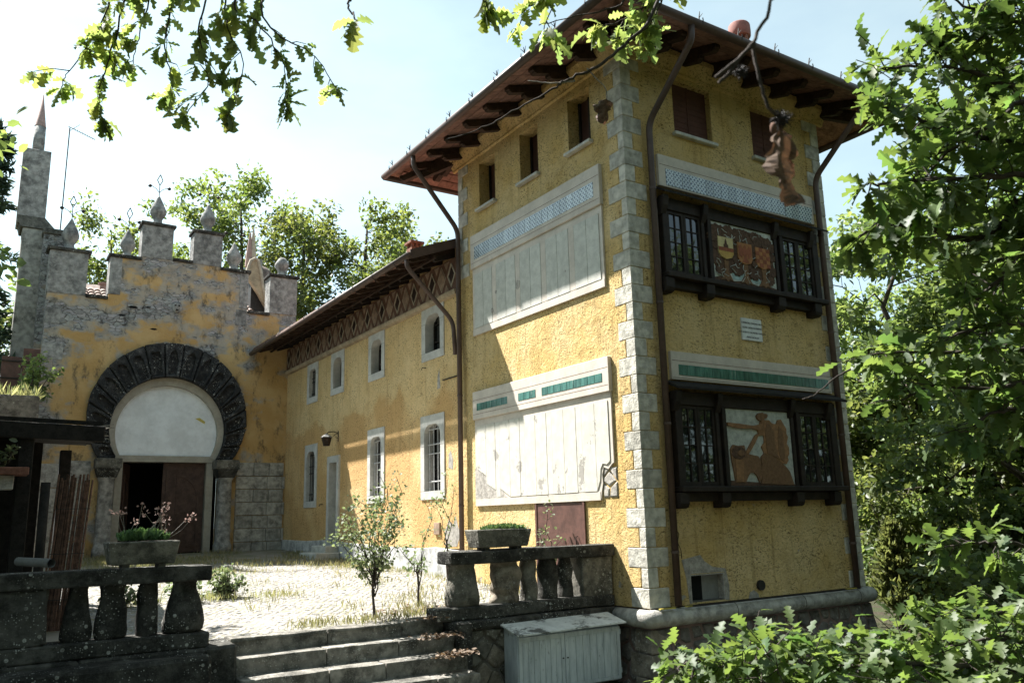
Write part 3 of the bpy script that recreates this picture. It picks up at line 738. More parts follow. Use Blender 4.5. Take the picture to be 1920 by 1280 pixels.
def false_shutter(zt, zc, zb, strip, tmat, dmg=False):
    """painted panel imitating a blind on the sunlit wall: fascia, tile strip, boards"""
    y0, y1 = 0.65, 5.15
    p = MB().plate([rect(y0-0.02, y1+0.02, zc, zt)], FX, -0.075, 0.02).build('blind_fascia', 'cream_paint', tower, 0.006)
    for z in (strip[1]+0.075, strip[0]-0.075): MB().box(-0.0765, -0.07, y0, y1, z, z+0.008).build('groove', 'frieze_brown', p)
    n = 21; me = bbox_mesh('tile', 0.02, (y1-y0-0.30)/n-0.006, strip[1]-strip[0], 0.003, tmat)
    off = wloc(p)
    for i in range(n):
        y = y0+0.15+(i+0.5)*(y1-y0-0.30)/n
        if dmg and i in (13, 14, 9): 
            continue
        link('tile', me, None, p, Vector((-0.071, y, (strip[0]+strip[1])/2))-off)
    bd = [(y0, zc-0.002), (y1, zc-0.002), (y1, zb), (y0, zb)]
    if dmg: bd = [(y0, zc-0.002), (y1, zc-0.002), (y1, 2.28), (4.95, 2.34), (4.83, 2.20), (4.78, 2.06), (4.5, 2.02), (4.2, 1.93), (4.05, 1.86), (3.95, 1.8), (y1, 1.76), (y1, zb), (1.02, zb+0.0), (1.0, 1.82), (0.96, 1.95), (0.97, 2.1), (0.92, 2.22), (0.80, 2.18), (0.70, 2.26), (y0, 2.28)]
    if dmg: bd = [(y0, zc-0.002), (y1, zc-0.002), (y1, zb), (1.02, zb), (1.0, 1.82), (0.96, 1.95), (0.97, 2.1), (0.92, 2.22), (0.80, 2.18), (0.70, 2.26), (y0, 2.28)]
    fr = MB().plate([bd], FX, -0.035, 0.02).build('blind_field', 'cream_paint', tower)
    MB().box(-0.042, -0.03, y0 if not dmg else 1.03, y1, zb, zb+0.14).build('bottom_rail', 'cream_paint', fr)
    # five bays of two boards divided by narrow battens
    w = (y1-y0-0.16); nb = 5; bat = 0.17; bw = (w-(nb-1)*bat)/nb/2
    y = y0+0.08; zz0 = zb+0.15; zz1 = zc-0.145
    for i in range(nb):
        for j in range(2):
            a, b = y+0.005, y+bw-0.005; z0, z1 = zz0, zz1
            lo = rect(a, b, z0, z1)
            if dmg and i == 0 and j == 0: lo = [(0.75, 2.3), (0.82, 2.26), (0.93, 2.28), (0.99, 2.2), (1.02, 2.0), (b, 1.86), (b, z1), (a, z1), (a, 2.32)]
            if dmg and i == 4: lo = [(a, 1.98+0.30*j), (b, 2.12+0.32*j), (b, z1), (a, z1)]
            if dmg and i == 3 and j == 1: lo = [(a, z0), (b, 2.0), (b, z1), (a, z1)]
            MB().plate([lo], FX, -0.048, -0.02).build('board', 'peeling_board' if dmg else 'board_paint', fr)
            y += bw
        if i < nb-1:
            MB().box(-0.044, -0.02, y+0.005, y+bat-0.005, zz0, zz1).build('batten', 'cream_paint' if not dmg else 'peeling_board', fr); y += bat
    if dmg:
        MB().plate([[(3.75, zb+0.01), (y1+0.01, zb+0.01), (y1+0.01, 2.44), (5.08, 2.50), (5.0, 2.46), (4.93, 2.47), (4.85, 2.36), (4.80, 2.27), (4.70, 2.30), (4.6, 2.22), (4.52, 2.24), (4.45, 2.10), (4.33, 2.08), (4.28, 2.0), (4.1, 1.97), (4.02, 1.86), (3.88, 1.80)]], FX, -0.0405, 0.0).build('bare_patch', 'bare_plaster', fr)
        r = random.Random(5)
        for p_ in cells(jgrid(0.58, 0.98, 1.68, 2.24, 0.22, 0.2, 0.2, r), 0.60, 0.98, 1.7, 2.22):
            mb = MB(); stone_piece(mb, p_, FX, 0.01, -0.02, 0.01, 0.02); mb.build('stone', 'bare_plaster', fr)
    else:
        for (y_, z_, s) in ((3.35, 6.02, 0.11), (4.18, 6.05, 0.05), (4.35, 5.68, 0.07), (1.75, 5.86, 0.03)):
            MB().plate([[(y_+s*math.cos(a)*rng.uniform(.6, 1), z_+s*math.sin(a)*rng.uniform(.6, 1.1)) for a in np.arange(0, 6.2, 0.7)]], FX, -0.0495, -0.02).build('flaked_spot', 'bare_plaster', fr)
false_shutter(7.554, 6.795, 5.295, (6.98, 7.27), 'blue_tile')
false_shutter(4.065, 3.47, 1.678, (3.65, 3.80), 'green_tile', True)
sd = MB().box(-0.02, 0.05, 1.53, 2.97, 0.0, 1.665).build('steel_door', 'rust_metal', tower, 0.004); sd['label'] = 'rusty brown sheet steel door'
for y_ in (1.50, 2.95): MB().box(-0.035, -0.018, y_, y_+0.05, 0.0, 1.66).build('door_post', 'rust_metal', sd)
MB().tube([(-0.03, 1.72, 0.95), (-0.07, 1.72, 0.95), (-0.07, 1.72, 1.08), (-0.03, 1.72, 1.08)], 0.009, 6).build('handle', 'iron', sd)

# ------------------------------------------------------------------ timber bay windows on the shaded face
def qmap(corners):
    A, B, C, D = [np.array(c, float) for c in corners]       # TL TR BR BL in photo space -> (u,v) in 0..1
    def f(p):
        u, v = 0.5, 0.5
        for _ in range(12):
            q = (A*(1-u)+B*u)*(1-v)+(D*(1-u)+C*u)*v
            du = (B-A)*(1-v)+(C-D)*v; dv = (D*(1-u)+C*u)-(A*(1-u)+B*u)
            s = np.linalg.solve(np.column_stack([du, dv]), np.array(p, float)-q); u += s[0]; v += s[1]
        return u, v
    return f
def bay(zs, zt, zw, ft, strip, tmat, lab):
    x0, x1, F = 0.64, 4.80, -0.16
    root = MB().box(x0+0.02, x1-0.02, -0.10, -0.001, zs-0.05, zt-0.02).build('bay_window', 'dark_wood', tower); root['label'] = lab
    def part(nm, *bx, mat='dark_wood', bev=0.008): return MB().box(*bx).build(nm, mat, root, bev)
    part('sill', x0-0.04, x1+0.06, -0.27, 0.0, zs-0.09, zs, bev=0.012)
    part('rail', x0+0.10, x1-0.05, -0.13, -0.002, zs-0.24, zs-0.092)
    part('head_beam', x0, x1, -0.17, -0.02, zt-0.22, zt+0.0)
    for x in (0.66, 1.62, 3.50, 4.55):
        pr = [(0, zs-0.10), (-0.24, zs-0.10), (-0.24, zs-0.27), (-0.21, zs-0.33), (-0.15, zs-0.35), (0, zs-0.35)]
        MB().plate([pr], lambda u, v, w: (w, u, v), x-0.10, x+0.10).build('bracket', 'dark_wood', root, 0.006)
        MB().plate([[(-0.10, zt-0.34), (-0.17, zt-0.32), (-0.24, zt-0.18), (-0.27, zt-0.06), (-0.27, zt+0.0), (-0.10, zt)]], lambda u, v, w: (w, u, v), x-0.06, x+0.06).build('top_bracket', 'dark_wood', root, 0.005)
    for a, c in ((x0, 0.755), (1.565, 1.64), (1.73, 1.82), (3.495, 3.57), (3.66, 3.745), (4.635, 4.80)):
        part('post', a, c, F-0.01, -0.08, zs, zt-0.22)
    # lean-to roof of the bay
    MB().add([(0.57, -0.33, zt+0.02), (4.98, -0.33, zt+0.02), (4.98, 0.0, zw), (0.57, 0.0, zw), (0.57, -0.33, zt+0.06), (4.98, -0.33, zt+0.06), (4.98, 0.0, zw+0.05), (0.57, 0.0, zw+0.05)],
             [(0, 3, 2, 1), (4, 5, 6, 7), (0, 1, 5, 4), (1, 2, 6, 5), (2, 3, 7, 6), (3, 0, 4, 7)]).build('bay_roof', 'shed_wood', root)
    # casements
    for c0, c1 in ((0.758, 1.563), (3.748, 4.632)):
        half = (c1-c0)/2
        for i in range(2):
            a, e = c0+i*half+0.004, c0+(i+1)*half-0.004; lo, hi = zs+0.005, zt-0.225
            fr = MB(); t_ = 0.05
            fr.box(a, a+t_, F+0.02, -0.09, lo, hi); fr.box(e-t_, e, F+0.02, -0.09, lo, hi); fr.box(a+t_, e-t_, F+0.02, -0.09, lo, lo+t_+0.02); fr.box(a+t_, e-t_, F+0.02, -0.09, hi-t_, hi)
            mid = (a+e)/2; fr.box(mid-0.011, mid+0.011, F+0.028, -0.09, lo+t_+.02, hi-t_)
            rows = 4; ph = (hi-t_-lo-t_-0.02)/rows
            for k in range(1, rows):
                z = lo+t_+0.02+k*ph; fr.box(a+t_, mid-0.011, F+0.030, -0.09, z-0.009, z+0.009); fr.box(mid+0.011, e-t_, F+0.030, -0.09, z-0.009, z+0.009)
            cs = fr.build('casement', 'dark_wood', root)
            for k in range(rows):
                z = lo+t_+0.02+k*ph
                for (p, q) in ((a+t_, mid), (mid, e-t_)):
                    tl = rng.uniform(-.004, .004); t2 = rng.uniform(-.004, .004)
                    MB().add([(p, -0.115+tl, z), (q, -0.115-tl+t2, z), (q, -0.115-tl, z+ph), (p, -0.115+tl-t2, z+ph), (p, -0.101, z), (q, -0.101, z), (q, -0.101, z+ph), (p, -0.101, z+ph)],
                             [(0, 1, 2, 3), (7, 6, 5, 4), (0, 4, 5, 1), (2, 6, 7, 3)]).build('pane', 'glass', root)
    # painted fascia above, with its strip of tiles
    fa = MB().plate([[(0.72, zw+0.06), (4.93, zw+0.06), (4.93, ft-0.01), (4.88, ft), (0.72, ft)]], FY, -0.06, 0.01).build('fascia', 'cream_paint', tower, 0.004)
    for z in (strip[1]+0.06, strip[0]-0.055): MB().box(0.74, 4.91, -0.0615, -0.055, z, z+0.008).build('groove', 'frieze_brown', fa)
    n = 20; w_ = (4.84-0.88)/n; me = bbox_mesh('tile', w_-0.006, 0.02, strip[1]-strip[0], 0.003, tmat); off = wloc(fa)
    for i in range(n):
        x = 0.88+(i+0.5)*w_; tilt = (i >= 16 and tmat == 'blue_tile')
        link('tile', me, None, fa, Vector((x, -0.058-(0.02 if tilt else 0), (strip[0]+strip[1])/2-(0.02 if tilt else 0)))-off, rot=(0.12 if tilt else 0, 0.03 if tilt else 0, 0))
    return root
bu = bay(5.43, 6.80, 7.00, 7.65, (7.09, 7.40), 'blue_tile', 'upper timber bay with leaded casements and a painted relief of three shields')
bl_ = bay(1.85, 3.40, 3.56, 4.10, (3.70, 3.88), 'green_tile', 'lower timber bay with leaded casements and a relief of a figure with a lion')

def blob(c, r, n=22, k=0.16, seed=0, ax=1.0):
    return [(c[0]+r*ax*math.cos(2*math.pi*i/n)*(1+k*math.sin(i*2.4+seed)+k*0.6*math.sin(i*5.1+seed*2)), c[1]+r*math.sin(2*math.pi*i/n)*(1+k*math.sin(i*2.4+seed)+k*0.6*math.sin(i*5.1+seed*2))) for i in range(n)]
def relief_shields():
    x0, x1, z0, z1 = 1.825, 3.49, 5.435, 6.575
    pan = MB().box(x0, x1, -0.135, -0.101, z0, z1).build('relief_panel', 'sgraf_pale', tower)
    pan['label'] = 'pale relief panel with three coats of arms hung on trees'
    fn = lambda u, v, w: (x0+u*(x1-x0), -0.135-w, z1-v*(z1-z0))
    def P(poly, mat, w, nm, w0=-0.003): return MB().plate([poly], fn, w0, w).build(nm, mat, pan)
    P([(0.0, 0.99), (0.0, 0.93), (0.12, 0.88), (0.3, 0.94), (0.5, 0.90), (0.7, 0.95), (0.85, 0.91), (1, 0.95), (1, 0.99)], 'sgraf_brown', 0.012, 'relief_ground')
    P([(0.28, 0.80), (0.55, 0.78), (0.8, 0.82), (0.78, 0.92), (0.5, 0.89), (0.3, 0.91)], 'sgraf_blue', 0.004, 'relief_water')
    cx = [(0.30, 0.30, 0.09), (0.64, 0.32, 0.09), (0.02, 0.24, 0.1), (0.97, 0.25, 0.08), (0.5, 0.12, 0.09), (0.67, 0.12, 0.08), (0.10, 0.16, 0.13), (0.26, 0.14, 0.12), (0.42, 0.16, 0.12), (0.56, 0.17, 0.12), (0.74, 0.16, 0.12), (0.88, 0.20, 0.11), (0.06, 0.38, 0.08), (0.05, 0.62, 0.09), (0.95, 0.42, 0.07), (0.94, 0.66, 0.09), (0.37, 0.74, 0.10), (0.64, 0.76, 0.10), (0.36, 0.42, 0.06), (0.66, 0.44, 0.05), (0.09, 0.80, 0.07), (0.90, 0.82, 0.08), (0.35, 0.58, 0.05), (0.65, 0.60, 0.05)]
    P([(0.02, 0.12), (0.08, 0.06), (0.16, 0.10), (0.24, 0.05), (0.33, 0.10), (0.42, 0.07), (0.5, 0.12), (0.58, 0.09), (0.68, 0.13), (0.76, 0.09), (0.86, 0.14), (0.95, 0.13), (0.985, 0.3), (0.97, 0.5), (0.99, 0.7), (0.93, 0.86), (0.86, 0.80), (0.74, 0.86), (0.68, 0.76), (0.58, 0.86), (0.44, 0.76), (0.40, 0.85), (0.30, 0.80), (0.14, 0.88), (0.04, 0.84), (0.01, 0.5)], 'sgraf_brown', 0.008, 'relief_thicket')
    rv = random.Random(21)
    for k in range(46):
        u0, v0 = rv.uniform(0.04, 0.96), rv.choice([rv.uniform(0.10, 0.24), rv.uniform(0.62, 0.90), rv.uniform(0.2, 0.9)])
        ang = rv.uniform(0, 6.28); pts = [(u0, v0)]
        for q in range(4): ang += rv.uniform(-.9, .9); pts.append((pts[-1][0]+0.022*math.cos(ang), pts[-1][1]+0.03*math.sin(ang)))
        MB().tube([fn(min(.98, max(.02, a)), min(.97, max(.03, b)), 0.022) for a, b in pts], 0.006, 5).build('relief_vein', 'sgraf_pale', pan)
    for i, (a, b, r) in enumerate(cx): P(blob((a, b), r, 24, 0.10, i*1.7, 0.85), 'sgraf_brown', 0.016+0.004*(i % 3), 'relief_foliage')
    for a in (0.20, 0.505, 0.80):
        P([(a-0.035, 0.62), (a+0.035, 0.62), (a+0.03, 0.82), (a+0.09, 0.95), (a+0.03, 0.93), (a, 0.97), (a-0.03, 0.93), (a-0.10, 0.95), (a-0.03, 0.82)], 'sgraf_deep', 0.022, 'relief_trunk')
    for a, y, mat in ((0.20, 0.24, 'shield_cream'), (0.50, 0.27, 'shield_orange'), (0.79, 0.29, 'shield_orange')):
        w, h = 0.115, 0.36
        sh = P([(a-w, y), (a+w, y), (a+w, y+h*0.72), (a+w*0.75, y+h*0.9), (a, y+h), (a-w*0.75, y+h*0.9), (a-w, y+h*0.72)], mat, 0.032, 'shield')
        def Q(poly, mt, w1=0.037): return MB().plate([poly], fn, 0.03, w1).build('charge', mt, pan)
        if a < 0.3:
            Q([(a-w, y+0.17), (a+w, y+0.17), (a+w, y+0.23), (a-w, y+0.23)], 'shield_red')
            Q([(a-w, y+0.232), (a+w, y+0.232), (a+w, y+0.26), (a+w*0.75, y+0.32), (a, y+0.355), (a-w*0.75, y+0.32), (a-w, y+0.26)], 'shield_ochre', 0.035)
            Q([(a-0.035, y+0.169), (a+0.035, y+0.169), (a+0.035, y+0.12), (a+0.02, y+0.115), (a+0.012, y+0.06), (a, y+0.02), (a-0.012, y+0.06), (a-0.02, y+0.115), (a-0.035, y+0.12)], 'sgraf_brown')
        elif a < 0.6:
            Q([(a, y+0.03), (a+0.02, y+0.06), (a+0.015, y+0.10), (a+0.05, y+0.09), (a+0.06, y+0.04), (a+0.10, y+0.06), (a+0.10, y+0.20), (a+0.05, y+0.26), (a+0.04, y+0.18), (a+0.02, y+0.24), (a+0.05, y+0.32), (a, y+0.33), (a-0.05, y+0.32), (a-0.02, y+0.24), (a-0.04, y+0.18), (a-0.05, y+0.26), (a-0.10, y+0.20), (a-0.10, y+0.06), (a-0.06, y+0.04), (a-0.05, y+0.09), (a-0.015, y+0.10), (a-0.02, y+0.06)], 'shield_red')
        else:
            for i in range(4):
                for j in range(5):
                    if (i+j) % 2: Q(rect(a-w+i*w/2, a-w+(i+1)*w/2-0.001, y+j*0.066, y+(j+1)*0.066-0.001), 'shield_red', 0.036)
relief_shields()
def relief_figure():
    x0, x1, z0, z1 = 1.825, 3.49, 1.855, 3.175
    pan = MB().box(x0, x1, -0.135, -0.101, z0, z1).build('relief_panel', 'sgraf_pale', tower)
    pan['label'] = 'pale relief panel of a draped figure leading a lion'
    f = qmap([(95, 65), (1030, 120), (1135, 1210), (135, 1250)])
    fn = lambda u, v, w: (x0+u*(x1-x0), -0.135-w, z1-v*(z1-z0))
    def P(poly, mat, w, nm):
        return MB().plate([[f(p) for p in poly]], fn, -0.003, w).build(nm, mat, pan)
    P([(590, 262), (650, 240), (720, 240), (770, 290), (830, 300), (850, 240), (900, 225), (925, 270), (985, 370), (985, 440), (1010, 490), (990, 590), (1025, 650), (1030, 740), (1005, 790), (1020, 830), (990, 890), (930, 890), (860, 840), (800, 795), (700, 765), (640, 740), (600, 640), (645, 580), (640, 470), (565, 480), (550, 400)], 'sgraf_tan', 0.02, 'drapery')
    P([(640, 740), (700, 765), (800, 795), (860, 850), (960, 920), (1030, 1000), (1085, 1150), (1105, 1200), (580, 1195), (600, 1100), (590, 1020), (600, 900), (590, 800)], 'sgraf_deep', 0.030, 'rock')
    P([(720, 300), (790, 420), (800, 600), (840, 760), (880, 830), (800, 790), (690, 745), (670, 600), (660, 420), (680, 300)], 'sgraf_deep', 0.028, 'fold')
    P([(860, 330), (930, 420), (940, 600), (960, 760), (940, 860), (890, 820), (860, 700), (850, 500)], 'sgraf_deep', 0.026, 'fold')
    P([(115, 285), (300, 305), (480, 330), (600, 300), (640, 300), (640, 380), (560, 405), (470, 372), (330, 375), (230, 365), (120, 335)], 'sgraf_tan', 0.034, 'arm')
    P(blob((595, 190), 62, 20, 0.05, 1), 'sgraf_deep', 0.036, 'head'); P(blob((660, 178), 36, 14, 0.05, 2), 'sgraf_deep', 0.03, 'hair_knot')
    P([(600, 240), (650, 235), (660, 300), (600, 300)], 'sgraf_tan', 0.03, 'neck')
    P([(370, 730), (505, 480), (540, 450), (555, 480), (500, 600), (430, 720), (390, 780)], 'sgraf_tan', 0.03, 'arm')
    P([(145, 690), (185, 625), (250, 640), (345, 628), (358, 700), (400, 760), (470, 775), (540, 785), (580, 830), (590, 960), (600, 1100), (560, 1180), (530, 1090), (480, 1040), (420, 1045), (385, 1110), (350, 1195), (322, 1185), (312, 1060), (290, 1190), (205, 1195), (190, 1050), (160, 880)], 'sgraf_deep', 0.026, 'lion')
    P(blob((255, 745), 98, 22, 0.08, 3), 'sgraf_brown', 0.036, 'mane'); P(blob((285, 750), 46, 16, 0.05, 4), 'sgraf_deep', 0.046, 'muzzle')
    P([(205, 850), (330, 840), (320, 1180), (215, 1185)], 'sgraf_tan', 0.034, 'foreleg')
    P([(135, 1165), (560, 1180), (1110, 1185), (1132, 1205), (136, 1245)], 'sgraf_brown', 0.02, 'relief_ground')
relief_figure()
# plaque
pq = MB().box(2.56, 3.10, -0.03, 0.01, 4.47, 4.885).build('plaque', 'plaque_white', tower, 0.008); pq['label'] = 'small white inscribed plaque between the bays'
def lettering(lines, x, z, size, dz, y, parent, mat):
    for i, s in enumerate(lines):
        cu = bpy.data.curves.new('lettering', 'FONT'); cu.body = s; cu.size = size; cu.align_x = 'CENTER'; cu.extrude = 0.001
        tmp = bpy.data.objects.new('tmp_text', cu); COL.objects.link(tmp)
        me = bpy.data.meshes.new_from_object(tmp.evaluated_get(bpy.context.evaluated_depsgraph_get()))
        bpy.data.objects.remove(tmp); bpy.data.curves.remove(cu)
        me.materials.clear(); me.materials.append(M[mat])
        link('lettering', me, None, parent, Vector((x, y, z-i*dz))-wloc(parent), rot=(math.pi/2, 0, 0))
lettering(['COMINCIAI, FURONO NEI C', 'RUINE OPERE IN MARMO', 'RESTAURATO DA PIETRO FERRARO', 'ANNO MCMLXV'], 2.83, 4.78, 0.045, 0.088, -0.0325, pq, 'ink')

# torus moulding and rubble footing
def footing():
    tz, tr = -0.14, 0.135
    mb = MB(); pth = [(-0.10, 2.2, tz), (-0.10, 0.0, tz)]
    mb.tube([(-0.08, 0.80, tz), (-0.08, -0.02, tz), (-0.06, -0.06, tz), (-0.02, -0.08, tz), (TW+0.02, -0.08, tz), (TW+0.06, -0.06, tz), (TW+0.08, 0.0, tz), (TW+0.08, TD, tz)], tr, 14)
    tor = mb.build('torus_moulding', 'torus_stone', tower, smooth=True)
    for x in (1.7, 3.4, 4.95):
        MB().tube([(x, -0.08, tz), (x+0.012, -0.08, tz)], tr+0.003, 14).build('joint', 'grey_mortar', tor)
    MB().tube([(0.6, -0.2, 0.005), (2.9, -0.2, 0.005), (4.95, -0.2, 0.005)], 0.012, 6).build('cable', 'iron', tower)
    for xa, xb in ((0.02, 0.34), (0.56, 0.70), (4.55, 4.85)): MB().box(xa, xb, -0.21, -0.17, 0.0, 0.018).build('yellow_strip', 'yellow_strip', tower)
    # battered footing wall: mortar core and single stones
    zb = -2.4; bt = 0.16
    fr = lambda u, v, w: (u, -0.02-bt*(-(v+0.27))/1.0-w, v)
    fl = lambda u, v, w: (-0.02-bt*(-(v+0.27))/1.0-w, u, v)
    core = MB()
    core.add([fr(-0.03, -0.26, 0), fr(TW+0.05, -0.26, 0), fr(TW+0.4, zb, 0), fr(-0.37, zb, 0)], [(3, 2, 1, 0)])
    core.add([fl(-0.03, -0.26, 0), fl(1.0, -0.26, 0), fl(1.0, zb, 0), fl(-0.37, zb, 0)], [(0, 1, 2, 3)])
    core.box(0.02, TW-0.01, 0.05, TD, zb, -0.02)
    ft = core.build('footing', 'mortar', tower)
    r = random.Random(11)
    for (u0, u1, fn) in ((0.02, TW+0.1, fr), (0.0, 0.98, fl)):
        for p in cells(jgrid(u0, u1, -1.75, -0.29, 0.29, 0.24, 0.30, r), u0, u1, -1.75, -0.29):
            if len(p) < 3: continue
            mb = MB(); stone_piece(mb, p, fn, -0.01, r.uniform(0.012, 0.05), r.uniform(0.012, 0.04), 0.022); mb.build('stone', 'rubble_stone', ft, smooth=False)
    for k in range(5):      # big corner stones
        z1 = -0.30-k*0.34; z0 = z1-0.33
        a = -0.02-bt*(-(z1+0.27)); b = -0.02-bt*(-(z0+0.27)); w = 0.34+0.12*(k % 2)
        MB().add([(b-0.05, b-0.05, z0), (b+w, b-0.05, z0), (b+w, b+w, z0), (b-0.05, b+w, z0), (a-0.05, a-0.05, z1), (a+w, a-0.05, z1), (a+w, a+w, z1), (a-0.05, a+w, z1)],
                 [(0, 3, 2, 1), (4, 5, 6, 7), (0, 1, 5, 4), (1, 2, 6, 5), (2, 3, 7, 6), (3, 0, 4, 7)]).build('corner_stone', 'wall_block', ft, 0.03, rough=0.02, seg=2)
footing()
# ------------------------------------------------------------------ long wing
G = 17.88
wing = thing('long_wing', 'long two storey ochre wing with diamond frieze under its eaves', 'building', (2.0, 12, 0.5))
def court_z(y): return 0.035*(y-1)
def wing_walls():
    up = [(6.53, 7.66), (9.83, 10.88), (12.66, 13.70), (14.83, 15.80)]
    lw = [(6.55, 7.73), (9.80, 10.88), (14.75, 15.85)]
    U0, U1, L0, L1 = 5.13, 6.44, 1.88, 3.82
    hole = lambda a, b, z0, z1: rect(a+0.12, b-0.12, z0+0.12, z1-0.12)[::-1]
    door = (12.86, 13.78)
    lo = [rect(TD+0.002, G, 0.80, 7.6)]+[hole(a, b, U0, U1) for a, b in up]+[hole(a, b, L0, L1) for a, b in lw]+[rect(door[0]+0.1, door[1]-0.1, 0.9, 3.18)[::-1]]
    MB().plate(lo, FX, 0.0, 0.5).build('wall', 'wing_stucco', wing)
    MB().box(0.52, 4.6, TD+0.01, G+0.5, 0.0, 7.4).build('core', 'room_grey', wing)
    # stone plinth with a rough top
    pl_ = MB().plate([[(TD, -0.2), (G, -0.2), (G, 0.90), (15.5, 0.88), (14.0, 0.92), (12.0, 0.86), (10, 0.80), (8, 0.78), (7, 0.82), (TD, 0.76)]], FX, -0.05, 0.3).build('plinth', 'plinth_stone', wing, 0.015)
    def win(a, b, z0, z1, bars):
        s = MB().plate([rect(a, b, z0, z1), arch_rect(a+0.19, b-0.19, z0+0.19, z1-0.22, (b-a-0.38)*0.33)[::-1]], FX, -0.025, 0.22).build('window', 'surround_stone', wing)
        for z in ((z0+z1)/2+0.25, z0+0.19):
            for ja in (a, b-0.19): MB().box(-0.0265, -0.02, ja+0.001, ja+0.189, z, z+0.006).build('joint', 'grey_mortar', s)
        f = MB(); f.box(0.24, 0.28, a+0.15, b-0.15, z0+0.15, z1-0.15); f.build('pane', 'glass', s)
        f = MB(); m_ = (a+b)/2
        f.box(0.205, 0.238, m_-0.03, m_+0.03, z0+0.18, z1-0.18); f.box(0.205, 0.238, a+0.17, a+0.24, z0+0.18, z1-0.18); f.box(0.205, 0.238, b-0.24, b-0.17, z0+0.18, z1-0.18)
        for t in (0.35, 0.68): f.box(0.208, 0.238, a+0.24, m_-0.03, z0+(z1-z0)*t, z0+(z1-z0)*t+0.03); f.box(0.208, 0.238, m_+0.03, b-0.24, z0+(z1-z0)*t, z0+(z1-z0)*t+0.03)
        f.build('sash', 'dark_wood', s)
        if bars:
            g = MB(); lo_, hi_ = z0+0.19, z1-0.22
            for y in np.linspace(a+0.28, b-0.28, 4): g.tube([(0.08, y, lo_-0.02), (0.08, y, hi_+0.05)], 0.012, 6)
            for t in (0.14, 0.56, 0.70, 0.93): g.tube([(0.08, a+0.16, lo_+(hi_-lo_)*t), (0.08, b-0.16, lo_+(hi_-lo_)*t)], 0.014, 6)
            g.build('grille', 'pale_iron' if a < 11 else 'iron', s)
    for a, b in up: win(a, b, U0, U1, a > 14)
    for a, b in lw: win(a, b, L0, L1, True)
    a, b = door
    s = MB().plate([[(a, 0.9), (a+0.16, 0.9), (a+0.16, 3.12), (b-0.16, 3.12), (b-0.16, 0.9), (b, 0.9), (b, 3.32), (a, 3.32)]], FX, -0.06, 0.3).build('door', 'surround_stone', wing, 0.006)
    MB().box(0.22, 0.27, a+0.16, b-0.16, 0.9, 3.12).build('door_leaf', 'sill_stone', s)
    dj = MB(); dj.box(0.19, 0.218, a+0.18, (a+b)/2-0.01, 1.0, 2.0); dj.box(0.19, 0.218, (a+b)/2+0.01, b-0.18, 1.0, 2.0); dj.box(0.19, 0.218, a+0.18, b-0.18, 2.1, 3.05); dj.build('door_panel', 'pier_stone', s)
    for i, (x, z) in enumerate(((-0.45, 0.78), (-0.75, 0.62))):
        MB().box(x, -0.06, a-0.10-i*0.12, b+0.10+i*0.12, 0.0, z-i*0.02).build('doorstep', 'sill_stone', s, 0.02, rough=0.008)
    MB().box(-0.04, 0.02, 6.78, 7.05, 1.10, 1.36).build('meter_box', 'frieze_pale', wing, 0.006)
    for y, z in ((7.48, 4.98), (14.2, 1.95)):
        MB().tube([(0, y, z), (-0.10, y, z), (-0.12, y, z-0.06)], 0.012, 6).build('hook', 'iron', wing)
    MB().tube([(-0.02, 5.95, 4.55), (-0.02, 6.6, 4.55)], 0.014, 6).build('bracket_rod', 'iron', wing)
    # flaked grey patches by the tower corner
    for pts in ([(6.05, 0.85), (6.55, 0.83), (6.6, 1.15), (6.4, 1.42), (6.2, 1.30), (6.1, 1.5), (5.9, 1.1)], [(6.2, 2.5), (6.4, 2.55), (6.38, 2.85), (6.28, 2.92), (6.18, 2.7)], [(6.75, 4.4), (6.9, 4.38), (6.88, 4.7), (6.8, 4.85)]):
        MB().plate([pts], FX, -0.004, 0.02).build('flaked_patch', 'bare_plaster', wing)
wing_walls()
